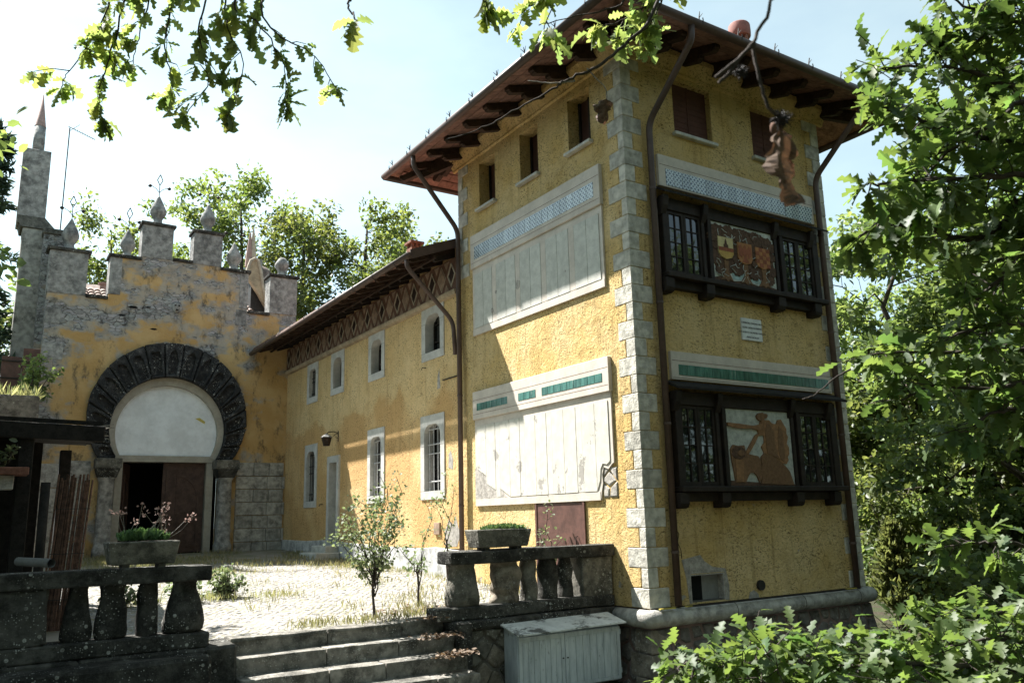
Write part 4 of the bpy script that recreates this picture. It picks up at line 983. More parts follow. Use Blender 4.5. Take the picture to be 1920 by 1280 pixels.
def frieze():
    z0, z1 = 6.53, 7.30; y0, y1 = TD+0.05, G-0.02
    fr = MB().box(-0.05, 0.02, y0, y1, z0, z1).build('frieze', 'frieze_brown', wing); off = wloc(wing)
    MB().plate([[(0.0, 6.40), (-0.10, 6.42), (-0.13, 6.48), (-0.13, 6.525), (0.0, 6.528)]], lambda u, v, w: (u, w, v), y0, y1).build('ledge', 'ledge_paint', wing)
    cz = (z0+z1)/2; n = 25; p = (y1-y0)/n
    def dia(w, h): return [(0, -h), (w, 0), (0, h), (-w, 0)]
    F0 = lambda u, v, w: (w, u, v)
    ring = MB().plate([dia(0.19, 0.29), dia(0.15, 0.235)[::-1]], F0, -0.02, 0.0).mesh('diamond_outline'); ring.materials.append(M['frieze_line'])
    core = MB(); core.plate([[(0, -.20), (.05, -.12), (.115, 0), (.05, .12), (0, .20), (-.05, .12), (-.115, 0), (-.05, -.12)]], F0, -0.012, 0.0); core = core.mesh('diamond_heart'); core.materials.append(M['frieze_dark'])
    pale = MB().plate([dia(0.165, 0.265)], F0, -0.014, 0.0).mesh('diamond'); pale.materials.append(M['frieze_pale'])
    pl2 = MB().plate([dia(0.20, 0.31), dia(0.185, 0.285)[::-1]], F0, -0.010, 0.0).mesh('diamond_outline'); pl2.materials.append(M['frieze_line'])
    tri = MB().plate([[(-0.12, 0), (0.12, 0), (0, 0.19)]], F0, -0.008, 0.0).mesh('triangle'); tri.materials.append(M['frieze_pale'])
    o2 = wloc(fr)
    for i in range(n):
        y = y0+(i+0.5)*p; q = Vector((-0.05, y, cz))-off
        if i % 2 == 0: link('diamond_outline', ring, None, fr, q); link('diamond_heart', core, None, fr, q)
        else: link('diamond', pale, None, fr, q); link('diamond_outline', pl2, None, fr, q)
        if i < n-1:
            link('triangle', tri, None, fr, Vector((-0.05, y+p/2, z0+0.03))-off)
            link('triangle', tri, None, fr, Vector((-0.05, y+p/2, z1-0.03))-off, rot=(math.pi, 0, 0))
frieze()
def wing_roof():
    X0, Z0, s = -1.22, 7.10, 0.36
    off = wloc(wing)
    X1 = 2.6
    A = lambda x, dz: Z0+(x-X0)*s+dz
    mb = MB(); y0, y1 = TD+0.01, G-0.03
    mb.add([(X0, y0, A(X0, .05)), (X1, y0, A(X1, .05)), (X1, y1, A(X1, .05)), (X0, y1, A(X0, .05)), (X0, y0, A(X0, .15)), (X1, y0, A(X1, .15)), (X1, y1, A(X1, .15)), (X0, y1, A(X0, .15))],
           [(0, 3, 2, 1), (4, 5, 6, 7), (0, 1, 5, 4), (1, 2, 6, 5), (2, 3, 7, 6), (3, 0, 4, 7)])
    mb.add([(X1, y0, A(X1, .15)), (6.4, y0, 7.2), (6.4, y1, 7.2), (X1, y1, A(X1, .15))], [(0, 1, 2, 3)])
    roof = mb.build('roof', 'roof_clay', wing)
    me = bbox_mesh('soffit_tile', 0.33, 0.29, 0.02, 0.003, 'soffit_clay'); a = math.atan(s)
    for i in range(4):
        d = 0.17+i*0.335
        for j in range(40):
            y = y0+0.16+j*0.30
            if y > y1-0.1: break
            link('soffit_tile', me, None, wing, Vector((X0+d, y, A(X0+d, 0.036)))-off, rot=(0, -a, 0))
    r1 = MB().plate([[(0.2, -0.015), (-1.16, -0.015), (-1.16, -0.08), (-1.08, -0.13), (0.2, -0.13)]], lambda u, v, w: (u, w, v+u*s), -0.05, 0.05).mesh('rafter'); r1.materials.append(M['rafter_wood'])
    r2 = MB().plate([[(0.1, -0.132), (-0.55, -0.132), (-0.55, -0.18), (-0.50, -0.24), (0.1, -0.24)]], lambda u, v, w: (u, w, v+u*s), -0.05, 0.05).mesh('rafter_bracket'); r2.materials.append(M['dark_wood'])
    for y in np.arange(y0+0.25, y1-0.1, 0.60):
        link('rafter', r1, None, wing, Vector((0, y, A(0, 0.03)))-off); link('rafter_bracket', r2, None, wing, Vector((0, y, A(0, 0.03)))-off)
    # purlin board half way out
    MB().beam((-0.62, y0, A(-0.62, -0.135)), (-0.62, y1, A(-0.62, -0.135)), 0.05, 0.05).build('batten', 'rafter_wood', wing)
    # end fascia against the tower
    MB().plate([[(X0-0.03, Z0-0.06), (X0-0.03, Z0+0.16), (0.0, A(0, .20)), (0.0, A(0, -0.02))]], FY, y0-0.03, y0-0.001).build('barge_board', 'gutter_metal', wing)
    gut = MB().tube([(X0-0.07, y0-0.03, Z0+0.02), (X0-0.07, y1, Z0-0.04)], 0.075, 10).build('gutter', 'gutter_metal', wing, smooth=True)
    hk = MB().tube([(0.07, 0, 0.09), (0, 0, 0.085), (-0.078, 0, 0.02), (-0.06, 0, -0.06), (0, 0, -0.082), (0.06, 0, -0.05)], 0.009, 5).mesh('gutter_hook'); hk.materials.append(M['iron'])
    for y in np.arange(y0+0.6, y1, 1.2): link('gutter_hook', hk, None, gut, Vector((X0-0.07, y, Z0+0.01))-off)
    pipe([(X0-0.06, 5.90, Z0-0.02), (X0-0.04, 5.90, Z0-0.22), (-0.16, 5.83, 5.75), (-0.13, 5.80, 5.0)], 'downpipe', wing, 0.05)
    # small brick chimney
    for dep in np.arange(17, 32, 0.05):
        c = at(777, 478, dep)
        if c[0] > 0.3: break
    k = dep/FPX
    ch = MB().box(c[0]-11*k, c[0]+11*k, c[1]-11*k, c[1]+11*k, 7.4, c[2]+12*k).build('chimney', 'brick', wing)
    cp = MB()
    for sx in (-1, 0, 1):
        for sy in (-1, 1): cp.box(c[0]+sx*8*k-.03, c[0]+sx*8*k+.03, c[1]+sy*8*k-.03, c[1]+sy*8*k+.03, c[2]+12*k, c[2]+20*k)
    cp.box(c[0]-14*k, c[0]+14*k, c[1]-14*k, c[1]+14*k, c[2]+20*k, c[2]+24*k); cp.build('chimney_cap', 'brick', ch)
wing_roof()
def lamp():
    t = thing('wall_lantern', 'old rusty hexagonal wall lantern beside the wing door', 'lamp', (0, 13.05, 3.95))
    c = (-0.36, 13.05, 3.70)
    MB().tube([(0.0, 13.05, 3.72), (0.0, 13.05, 4.02)], 0.02, 6).build('wall_plate', 'iron', t)
    MB().tube([(0, 13.05, 3.95), (-0.15, 13.05, 4.0), (-0.30, 13.05, 3.98), (-0.36, 13.05, 3.93)], 0.014, 6).build('arm', 'iron', t)
    sc_ = [(-0.05-0.10*math.cos(a)*(1-a/9), 13.05, 3.86+0.08*math.sin(a)*(1-a/9)) for a in np.arange(0, 7, 0.5)]
    MB().tube(sc_, 0.010, 5).build('scroll', 'iron', t)
    MB().lathe(c, [(0.175, 0.12), (0.17, 0.135), (0.08, 0.20), (0.03, 0.22), (0.015, 0.24)], 6).build('lamp_roof', 'pier_stone', t)
    MB().lathe(c, [(0.075, -0.12), (0.09, -0.115), (0.14, 0.115), (0.13, 0.118)], 6).build('lamp_glass', 'rafter_wood', t)
    fr = MB()
    for i in range(6):
        a = 2*math.pi*(i+0.5)/6; fr.tube([(c[0]+0.085*math.cos(a), c[1]+0.085*math.sin(a), c[2]-0.117), (c[0]+0.143*math.cos(a), c[1]+0.143*math.sin(a), c[2]+0.12)], 0.009, 5)
    fr.build('lamp_frame', 'iron', t)
lamp()

# ------------------------------------------------------------------ gatehouse with horseshoe portal
gate = thing('gatehouse', 'crenellated gatehouse of flaking ochre render with a dark horseshoe portal', 'building', (-3.75, G, 0.6))
AX, AZo, RO, AZi, RI = -3.76, 4.80, 2.38, 4.36, 1.72
def gatehouse():
    off = wloc(gate)
    zb = 0.3
    out = [(-7.42, zb), (0.0, zb), (0.22, zb), (0.22, 9.95), (-0.70, 9.95), (-0.70, 8.53), (-1.48, 8.53), (-1.48, 9.93), (-2.40, 9.93), (-2.40, 11.13), (-3.30, 11.13), (-3.30, 10.02), (-3.98, 10.02), (-3.98, 11.13), (-4.90, 11.13), (-4.90, 9.90), (-5.78, 9.90), (-5.78, 8.49), (-6.43, 8.49), (-6.43, 9.88), (-7.46, 9.88)]
    hole = []
    for i in range(25):
        a = math.radians(-28)+math.radians(236)*i/24; hole.append((AX+(RI+0.12)*math.cos(a), AZi+(RI+0.12)*math.sin(a)))
    hole = [(-2.10, zb+0.02)]+[(-2.10, 3.30)]+hole+[(-5.42, 3.30), (-5.42, zb+0.02)]
    w = MB().plate([out, hole[::-1]], FY, G, G+0.55).build('wall', 'gate_stucco', gate)
    # pier and merlon facings of grey stone, copings
    def facing(x0, x1, z0, z1): return MB().box(x0, x1, G-0.02, G+0.57, z0, z1).build('merlon', 'pier_stone', gate, 0.012)
    for x0, x1, z0, z1 in ((-7.48, -6.42, 8.45, 9.80), (-5.80, -5.45, 8.6, 9.82), (-4.92, -3.97, 9.95, 11.05), (-3.32, -2.39, 9.95, 11.05), (-1.75, -1.47, 8.6, 9.85), (-0.72, 0.24, 8.55, 9.87)):
        o = facing(x0, x1, z0, z1)
    for x0, x1, z in ((-7.56, -6.34, 9.88), (-5.86, -4.88, 9.90), (-4.98, -3.91, 11.13), (-3.38, -2.33, 11.13), (-2.42, -1.40, 9.93), (-0.78, 0.30, 9.95), (-6.42, -5.79, 8.49), (-3.95, -3.33, 10.02), (-1.46, -0.72, 8.53)):
        MB().box(x0, x1, G-0.09, G+0.64, z-0.08, z+0.02).build('coping', 'dark_stone', gate, 0.015, rough=0.012, subdiv=1)
    for (x0, x1, z0, z1) in ((-0.35, 0.235, 7.6, 8.1), (-0.1, 0.235, 8.1, 8.5), (-1.85, -1.5, 8.0, 8.55), (-7.47, -7.05, 7.5, 8.0), (-7.47, -6.9, 6.4, 6.9)):
        MB().box(x0, x1, G-0.012, G+0.1, z0, z1).build('ashlar', 'pier_stone', gate, 0.01)
    # the left return wall, running back
    MB().box(-7.455, -7.0, G+0.552, G+6.5, 0.3, 8.4).build('return_wall', 'gate_stucco', gate)
    MB().box(-7.50, -7.44, G+1.2, G+1.9, 4.6, 7.6).build('shutter', 'door_wood', gate)
    # mask relief and pits
    mk = MB().lathe((-3.74, G-0.01, 8.2), [(0.05, 0.0), (0.13, 0.08), (0.16, 0.2), (0.13, 0.32), (0.06, 0.38)], 12, yscale=0.5).build('mask', 'pier_stone', gate, smooth=True)
    e = MB()
    for dx in (-0.055, 0.055): e.box(-3.74+dx-0.025, -3.74+dx+0.025, G-0.10, G-0.06, 8.42, 8.46)
    e.box(-3.78, -3.70, G-0.11, G-0.07, 8.28, 8.31); e.build('mask_features', 'black_void', mk)['kind'] = 'stuff'
    for (x, z, s) in ((-5.05, 8.25, .16), (-4.6, 8.3, .1), (-4.4, 7.6, .12), (-5.35, 7.95, .12)):
        MB().plate([[(x-s, z), (x-s*.3, z+s*.3), (x+s*.6, z+s*.25), (x+s, z), (x+s*.3, z-s*.25), (x-s*.4, z-s*.2)]], FY, G-0.002, G+0.05).build('putlog_hole', 'black_void', gate)
    # horseshoe voussoirs, each with a pointed flute
    n = 17; a0, a1 = math.radians(-36), math.radians(216)
    def edge(a, f):
        po = np.array((AX+RO*math.cos(a), AZo+RO*math.sin(a))); 
        ai = math.radians(-30)+(a-a0)/(a1-a0)*math.radians(240)
        pi_ = np.array((AX+RI*math.cos(ai), AZi+RI*math.sin(ai)))
        return tuple(pi_*(1-f)+po*f)
    MB().plate([[edge(a0+(a1-a0)*i/48, 0.985) for i in range(49)]+[edge(a1-(a1-a0)*i/48, 0.0) for i in range(49)]], FY, G-0.06, G+0.3).build('arch_ring', 'arch_stone', gate)
    for i in range(n):
        A = a0+(a1-a0)*i/n; B = a0+(a1-a0)*(i+1)/n; g = (B-A)*0.04; mid = (A+B)/2; h = (B-A)/2
        outl = [edge(A+g, 0.0), edge(mid, 0.0), edge(B-g, 0.0), edge(B-g, 0.5), edge(B-g, 1.0), edge(mid, 1.0), edge(A+g, 1.0), edge(A+g, 0.5)]
        j_ = rng.uniform(-.10, .10); k_ = rng.uniform(0.85, 1.05)
        fl = [edge(mid-h*(.60+j_), 0.06), edge(mid+h*(.60-j_), 0.06), edge(mid+h*.60*k_, 0.55+j_), edge(mid+h*.42, 0.72+j_*.5), edge(mid+h*j_, 0.86*k_*0.98), edge(mid-h*.42, 0.72+j_*.5), edge(mid-h*.60*k_, 0.55+j_)]
        MB().plate([outl, fl[::-1]], FY, G-0.17, G-0.05).build('voussoir', 'arch_stone', gate, 0.02, rough=0.022)
    # cream reveal, lunette board, lintel
    def arc(r, cz, m_=40, lo=-30, hi=210): return [(AX+r*math.cos(math.radians(lo+(hi-lo)*i/m_)), cz+r*math.sin(math.radians(lo+(hi-lo)*i/m_))) for i in range(m_+1)]
    MB().plate([arc(RI+0.05, AZi)+arc(1.53, 4.30)[::-1]], FY, G+0.10, G+0.5).build('arch_reveal', 'arch_cream', gate)
    lun = [p for p in arc(1.56, 4.30) if p[1] > 3.60]
    wb = MB().plate([[(lun[-1][0], 3.58)] + [(lun[0][0], 3.58)] + lun], FY, G+0.28, G+0.34).build('lunette', 'white_board', gate); wb['label'] = 'white board closing the arch above the doors'
    sp = MB(); sp.plate([[(-2.92, 4.83), (-2.62, 4.66), (-2.60, 4.74), (-2.78, 4.86)]], FY, G+0.276, G+0.29); sp.build('yellow_mark', 'yellow_strip', wb)
    MB().box(-5.28, -2.24, G+0.12, G+0.5, 3.40, 3.60).build('lintel', 'arch_cream', gate, 0.01)
    for x0, x1 in ((-5.20, -5.0), (-2.52, -2.30)): MB().box(x0, x1, G+0.14, G+0.5, 0.5, 3.40).build('jamb', 'arch_cream', gate)
    # portal columns
    for x in (-5.46, -1.99):
        s = MB().lathe((x, G-0.12, 0.45), [(0.27, 0), (0.27, 0.35), (0.24, 0.42), (0.225, 0.5), (0.21, 2.35), (0.24, 2.40), (0.26, 2.46)], 20, 0.55, 0.008).build('column', 'pier_stone', gate, smooth=True)
        MB().lathe((x, G-0.12, 2.90), [(0.26, 0), (0.33, 0.20), (0.34, 0.24), (0.34, 0.27)], 20, 0.8).build('capital', 'dark_stone', s)
        MB().box(x-0.36, x+0.36, G-0.47, G+0.2, 3.172, 3.46).build('impost', 'mossy_stone', s, 0.015)
    # doors: left leaf swung inwards, right leaf shut
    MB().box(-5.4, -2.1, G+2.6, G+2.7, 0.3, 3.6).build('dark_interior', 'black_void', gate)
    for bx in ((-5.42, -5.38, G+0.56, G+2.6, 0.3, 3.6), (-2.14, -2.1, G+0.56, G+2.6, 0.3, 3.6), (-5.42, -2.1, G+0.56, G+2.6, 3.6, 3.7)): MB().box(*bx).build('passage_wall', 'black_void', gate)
    def leaf(fn, w, parent):
        d = MB().plate([rect(0, w, 0.62, 3.39)], fn, 0.0, 0.06).build('door', 'door_wood', parent)
        p = MB(); 
        p.plate([rect(0.10, 0.30, 2.1, 3.15)], fn, -0.025, 0.0); 
        arcp = [(w-0.12, 1.8), (w-0.12, 2.2)]+[(w-0.12-(w-0.52)*math.sin(t)*1.0 if False else 0.42+(w-0.54)*math.cos(t), 2.2+0.85*math.sin(t)) for t in np.linspace(0, math.pi/2, 9)]+[(0.42, 1.8)]
        inner = [(0.42+(u-0.42)*0.84+0.03, 1.86+(v-1.8)*0.88) for u, v in arcp]
        p.plate([arcp, inner[::-1]], fn, -0.03, 0.0)
        p.plate([rect(0.10, w-0.12, 0.8, 1.6), rect(0.18, w-0.2, 0.88, 1.52)[::-1]], fn, -0.03, 0.0)
        p.build('door_moulding', 'door_wood', d)
        MB().tube([fn(0.2, 1.72, -0.02), fn(0.2, 1.72, -0.07), fn(0.32, 1.72, -0.07), fn(0.32, 1.72, -0.02)], 0.012, 6).build('handle', 'iron', d)
    leaf(lambda u, v, w: (-3.80+u, G+0.30+w, v), 1.26, gate)
    ca, sa = math.cos(1.22), math.sin(1.22)
    leaf(lambda u, v, w: (-5.0+u*ca-w*sa, G+0.30+u*sa+w*ca, v), 1.18, gate)
    # ashlar dado on the right
    r = random.Random(4); z = 0.45; row = 0
    while z < 3.40:
        h = 0.42 if z+0.5 < 3.4 else 3.42-z
        x = -1.60-(0.0); cuts = [-1.62]+sorted(r.uniform(-1.2, -0.3) if False else (-1.05+0.45*(row % 2)+0.5*i) for i in range(3))+[0.0]
        cuts = [c for c in cuts if -1.62 <= c <= 0.0]
        for a, b in zip(cuts[:-1], cuts[1:]):
            if b-a < 0.08: continue
            MB().box(a+0.008, b-0.008, G-0.06+r.uniform(-.012, .012), G+0.1, z+0.008, z+h-0.008).build('ashlar', 'dado_stone', gate, 0.01)
        z += h; row += 1
    for a, b, z0, z1 in ((-7.40, -6.7, 0.4, 1.1), (-6.68, -5.9, 0.4, 1.05), (-7.40, -6.4, 1.12, 1.9), (-6.38, -5.9, 1.08, 1.8), (-7.40, -6.6, 1.92, 2.6), (-6.58, -5.9, 1.83, 2.7), (-7.4, -6.5, 2.62, 3.3), (-6.48, -5.9, 2.72, 3.4)):
        MB().box(a, b, G-0.04, G+0.1, z0, z1).build('ashlar', 'dado_stone', gate, 0.012, rough=0.01)
    # roof behind the crenels: rows of barrel tiles
    def barrel(x0, x1, y0, z0, rows, sl, mat):
        step = 0.30; seg = 7; wt = 0.20
        mb = MB()
        for j in range(rows):
            y = y0+j*step*0.92; z = z0+j*step*sl
            for i in range(int((x1-x0)/wt)):
                cx = x0+(i+0.5)*wt; V = []
                for e, (yy, zz, rr) in enumerate(((y, z+0.05, 0.105), (y+step*1.1, z+step*1.1*sl+0.015, 0.085))):
                    for q in range(seg): a = math.pi*q/(seg-1); V.append((cx+rr*math.cos(a), yy, zz+rr*math.sin(a)*0.8))
                mb.add(V, [(q, q+1, seg+q+1, seg+q) for q in range(seg-1)]+[tuple(range(seg))])
        return mb
    rb = MB().add([(-7.4, G+0.6, 7.95), (0.2, G+0.6, 7.95), (0.2, G+4.0, 9.9), (-7.4, G+4.0, 9.9)], [(0, 1, 2, 3)]); rb.box(-7.0, 0.1, G+0.6, G+4.0, 7.4, 8.0)
    ro = rb.build('roof', 'old_roof_clay', gate)
    for (xa, xb) in ((-6.9, -5.2), (-1.9, -0.3)):
        t = barrel(xa, xb, G+0.68, 8.06, 9, 0.573*0.92, 'old_roof_clay').build('roof_tiles', 'old_roof_clay', ro, smooth=True); t['kind'] = 'stuff'
    c = (-5.55, G+3.6, 9.3); MB().lathe(c, [(0.11, -0.3), (0.11, 0.5), (0.17, 0.52), (0.17, 0.58), (0.1, 0.60)], 12).build('chimney_pot', 'pink_clay', ro)
    # onion finials with wrought iron crosses
    cone = [(0.17, 0), (0.19, 0.04), (0.15, 0.10), (0.13, 0.20), (0.19, 0.30), (0.245, 0.42), (0.25, 0.52), (0.20, 0.68), (0.12, 0.84), (0.055, 0.98), (0.02, 1.05)]
    cut = [(0.15, 0), (0.16, 0.06), (0.13, 0.18), (0.15, 0.24), (0.24, 0.36), (0.25, 0.46), (0.19, 0.58), (0.12, 0.68), (0.06, 0.71)]
    fin = [(-6.95, 9.90, 1, 1.0), (-5.30, 9.92, 1, 0.9), (-4.45, 11.15, 1, 1.0), (-2.85, 11.15, 1, 1.0), (-1.92, 9.95, 1, 0.98), (-0.24, 9.97, 0, 1.0)]
    for i, (x, z, cr, s) in enumerate(fin):
        y = G+0.27
        f = MB().lathe((x, y, z), [(r_*s, h*s) for r_, h in (cone if cr else cut)], 16, 0.12, 0.02, i*3.1).build('finial', 'pier_stone', gate, smooth=True)
        if cr:
            zt = z+1.03*s; m2 = MB()
            m2.tube([(x, y, zt-0.1), (x, y, zt+0.42)], 0.012, 6)
            for d_ in ([(0, .40), (.085, .58), (0, .78), (-.085, .58)],):
                for q in range(4):
                    a, b = d_[q], d_[(q+1) % 4]; m2.tube([(x+a[0], y, zt+a[1]), (x+b[0], y, zt+b[1])], 0.014, 6)
            for sg in (-1, 1):
                m2.tube([(x, y, zt+0.14), (x+sg*.10, y, zt+.26), (x+sg*.22, y, zt+.33), (x+sg*.27, y, zt+.33)], 0.010, 6)
                m2.lathe((x+sg*.30, y, zt+.28), [(0.02, 0), (0.055, 0.03), (0.065, 0.055), (0.05, 0.085), (0.015, 0.105)], 10)
            m2.build('iron_cross', 'iron', f)
gatehouse()
def stacks():
    # tall chimney tower with a conical cap
    t = thing('chimney_tower', 'tall grey rendered chimney stack with a pink conical cap beside the gatehouse', 'chimney', (-8.0, 19.3, 0.5))
    y = 19.3
    P = lambda px, py: at(px, py, 1)  # direction only
    def pt(px, py, yy=y):
        d = at(px, py, 1.0)-CAM; s = (yy-CAM[1])/d[1]; return CAM+d*s
    a, b = pt(45, 275), pt(98, 275); lo = pt(45, 412)[2]
    MB().box(a[0], b[0], y, y+0.85, lo-0.1, a[2]).build('shaft', 'pier_stone', t, 0.02)
    c1, c2 = pt(42, 418), pt(103, 418)
    MB().add([(c1[0]-.05, y-0.12, lo-0.25), (c2[0]+.05, y-0.12, lo-0.25), (c2[0]+.05, y+1, lo-0.25), (c1[0]-.05, y+1, lo-0.25), (a[0], y-0.01, lo+0.15), (b[0], y-0.01, lo+0.15), (b[0], y+.9, lo+0.15), (a[0], y+.9, lo+0.15)], [(0, 3, 2, 1), (4, 5, 6, 7), (0, 1, 5, 4), (1, 2, 6, 5), (2, 3, 7, 6), (3, 0, 4, 7)]).build('weathering', 'mossy_stone', t)
    MB().box(c1[0]+0.02, c2[0]-0.02, y-0.05, y+0.95, 0.3, lo-0.25).build('shaft', 'dado_stone', t, 0.02)
    z2 = pt(90, 432)[2]; MB().box(c2[0]-0.3, c2[0]+0.42, y-0.6, y+0.4, 0.3, z2-0.3).build('buttress', 'gate_stucco', t)
    MB().box(c2[0]-0.34, c2[0]+0.5, y-0.66, y+0.45, z2-0.3, z2-0.12).build('coping', 'mossy_stone', t, 0.02)
    cx = (a[0]+b[0])/2+0.02; r = (pt(83, 250)[0]-pt(60, 250)[0])/2
    MB().lathe((cx, y+0.42, a[2]), [(r*1.02, 0), (r, (pt(70, 228)[2]-a[2]))], 16, jit=0.01).build('neck', 'pier_stone', t, smooth=True)
    zc = pt(70, 228)[2]; MB().lathe((cx, y+0.42, zc), [(r*1.05, 0), (r*0.95, 0.04), (0.012, pt(70, 165)[2]-zc)], 18).build('cone_cap', 'pink_clay', t, smooth=True)
    # aerial
    t = thing('aerial', 'thin rusty television aerial mast rising behind the gatehouse', 'antenna', (-7.1, 19.0, 8.4))
    A, B = pt(112, 440, 19.0), pt(131, 240, 19.0)
    MB().tube([A-np.array((0, 0, 2.0)), A, B], 0.018, 6).build('mast', 'iron', t)
    C, D = pt(128, 237, 19.0), pt(178, 262, 19.0); bm_ = MB(); bm_.tube([C, D], 0.012, 5)
    for i in range(9):
        p = C+(D-C)*(0.25+0.75*i/8); q = np.array((0.02, 0.16, 0.02))*(1.1-i*0.05); bm_.tube([p-q, p+q], 0.006, 4)
    p0 = pt(150, 234, 19.0); bm_.tube([C+(D-C)*0.12-np.array((.05, 0, .12)), p0], 0.008, 4)
    bm_.build('dipoles', 'iron', t)
    # turret with an ogee gable behind the right crenel
    y = 20.3
    t = thing('ogee_turret', 'pale curved ogee gable with a small brick spire behind the gatehouse', 'turret', (-0.2, y, 7.5))
    def px2(px, py):
        q = pt(px, py, y); return (q[0], q[2])
    prof = [px2(*p) for p in ((462, 514), (466, 500), (472, 489), (480, 486), (486, 492), (490, 510), (494, 540), (501, 566), (508, 580), (515, 592), (513, 600), (500, 577), (485, 550), (470, 527))]
    MB().plate([prof], FY, y, y+0.25).build('gable', 'ledge_paint', t)
    rim = [px2(*p) for p in ((462, 514), (466, 500), (470, 490), (478, 486), (484, 490), (489, 510), (493, 540), (499, 565), (505, 580), (512, 590))]
    MB().tube([(p[0], y-0.03, p[1]+0.02) for p in rim], 0.06, 6).build('rim', 'frieze_line', t)
    q0, q1 = px2(482, 487), px2(518, 512)
    MB().lathe(((q0[0]+q1[0])/2, y+0.9, q1[1]-0.25), [(0.55, 0), (0.55, 0.15), (0.5, 0.4), (0.3, 0.62), (0.1, 0.72)], 18).build('dome', 'old_roof_clay', t, smooth=True)
    MB().box(q0[0]-0.1, q1[0]+0.05, y+0.3, y+1.4, 7.5, q1[1]-0.2).build('drum', 'iron', t)
    s0, s1 = px2(474, 470), px2(482, 418)
    for i, dx in enumerate((-0.10, 0.02)):
        MB().lathe((s1[0]+dx, y+0.5, s0[1]-0.5), [(0.16, 0), (0.13, 0.5), (0.02, s1[1]-s0[1]+0.5-0.25*(i == 0))], 8).build('spire', 'pink_clay' if i == 0 else 'frieze_line', t)
    MB().box(s1[0]-0.15, s1[0]+0.35, y+0.3, y+0.8, s0[1]-1.0, s0[1]-0.2).build('spire_base', 'pier_stone', t)
stacks()
# ------------------------------------------------------------------ steps, walls, balustrades
SX0, SX1 = -6.07, -3.05
def steps():
    t = thing('stone_steps', 'flight of worn grey stone steps between the two balustrades', 'steps', (-4.6, 0.2, -1.0))
    r = random.Random(2)
    for i in range(6):
        z = 0.045-i*0.2; y1 = 1.06-i*0.36; y0 = y1-(0.40 if i else 0.0)-0.0
        yb = 1.42-i*0.36 if i else 1.32
        cuts = sorted([SX0, SX1]+[SX0+r.uniform(0.7, 1.3), SX0+r.uniform(1.7, 2.4)])
        for a, b in zip(cuts[:-1], cuts[1:]):
            MB().box(a+0.004, b-0.004, y1-0.02 if i else 1.0, yb+0.0, z-0.24, z+r.uniform(-0.008, 0.008)).build('step', 'step_stone', t, 0.02, rough=0.014, seg=2, subdiv=2)
    return t
stp = steps()
def retaining(x0, x1, name, label, seed, loc, blocks=True):
    t = thing(name, label, 'wall', loc)
    MB().box(x0+0.02, x1-0.02, 0.78, 1.3, -1.6, -0.10).build('core', 'grey_mortar', t)
    r = random.Random(seed); fn = lambda u, v, w: (u, 0.78-w, v)
    for p in cells(jgrid(x0, x1, -1.25, -0.13, 0.36, 0.20, 0.22, r), x0+.02, x1-.02, -1.25, -0.13):
        if len(p) < 3: continue
        mb = MB(); stone_piece(mb, p, fn, -0.01, r.uniform(0.02, 0.06), r.uniform(0.008, 0.022), 0.018); mb.build('stone', 'wall_block' if r.random() < 0.6 else 'mossy_stone', t)
    n = max(1, int((x1-x0)/1.2)); w = (x1-x0)/n
    for i in range(n):
        MB().box(x0+i*w+0.003, x0+(i+1)*w-0.003, 0.68, 1.34, -0.12, 0.0).build('capping', 'dark_stone', t, 0.02, rough=0.014, subdiv=2)
    return t
rw = retaining(SX1, -0.06, 'retaining_wall', 'rubble retaining wall under the balustrade beside the white cabinet', 8, (-1.5, 0.9, -1.2))
MB().box(SX1-0.02, SX1+0.26, 0.60, 0.677, -1.6, 0.005).build('side_pier', 'dark_stone', rw, 0.03, rough=0.02, subdiv=3)
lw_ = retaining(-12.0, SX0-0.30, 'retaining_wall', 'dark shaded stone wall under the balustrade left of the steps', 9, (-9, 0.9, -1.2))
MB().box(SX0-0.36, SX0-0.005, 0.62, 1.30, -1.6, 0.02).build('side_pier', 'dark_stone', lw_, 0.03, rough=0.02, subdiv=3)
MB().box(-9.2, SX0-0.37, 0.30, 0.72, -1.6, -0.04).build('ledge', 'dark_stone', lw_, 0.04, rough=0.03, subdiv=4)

def vase(c, h, w, prof, seed, sq=0.5, d=None, mat='dark_stone', jit=0.03, lean=0.0):
    pr = [(w*0.5*r, h*z) for r, z in prof]; fine = []
    for (r0, z0), (r1, z1) in zip(pr[:-1], pr[1:]):
        for k in range(3): fine.append((r0+(r1-r0)*k/3, z0+(z1-z0)*k/3))
    fine.append(pr[-1])
    return MB().lathe(c, fine, 20, sq, jit, seed, (d or w)/w)
bigv = [(0.70, 0), (0.98, 0.04), (1.05, 0.15), (1.0, 0.35), (0.92, 0.55), (0.82, 0.75), (0.78, 0.9), (0.85, 1.0)]
pear = [(0.72, 0), (1.0, 0.06), (1.06, 0.2), (0.95, 0.42), (0.78, 0.62), (0.62, 0.8), (0.60, 0.92), (0.66, 1.0)]
slim = [(0.95, 0), (1.0, 0.08), (0.96, 0.3), (1.0, 0.55), (1.05, 0.75), (0.92, 0.88), (0.8, 1.0)]
lump = [(0.92, 0), (0.95, 0.08), (0.85, 0.2), (0.9, 0.35), (0.84, 0.5), (0.97, 0.65), (0.9, 0.8), (0.72, 0.93), (0.7, 1.0)]
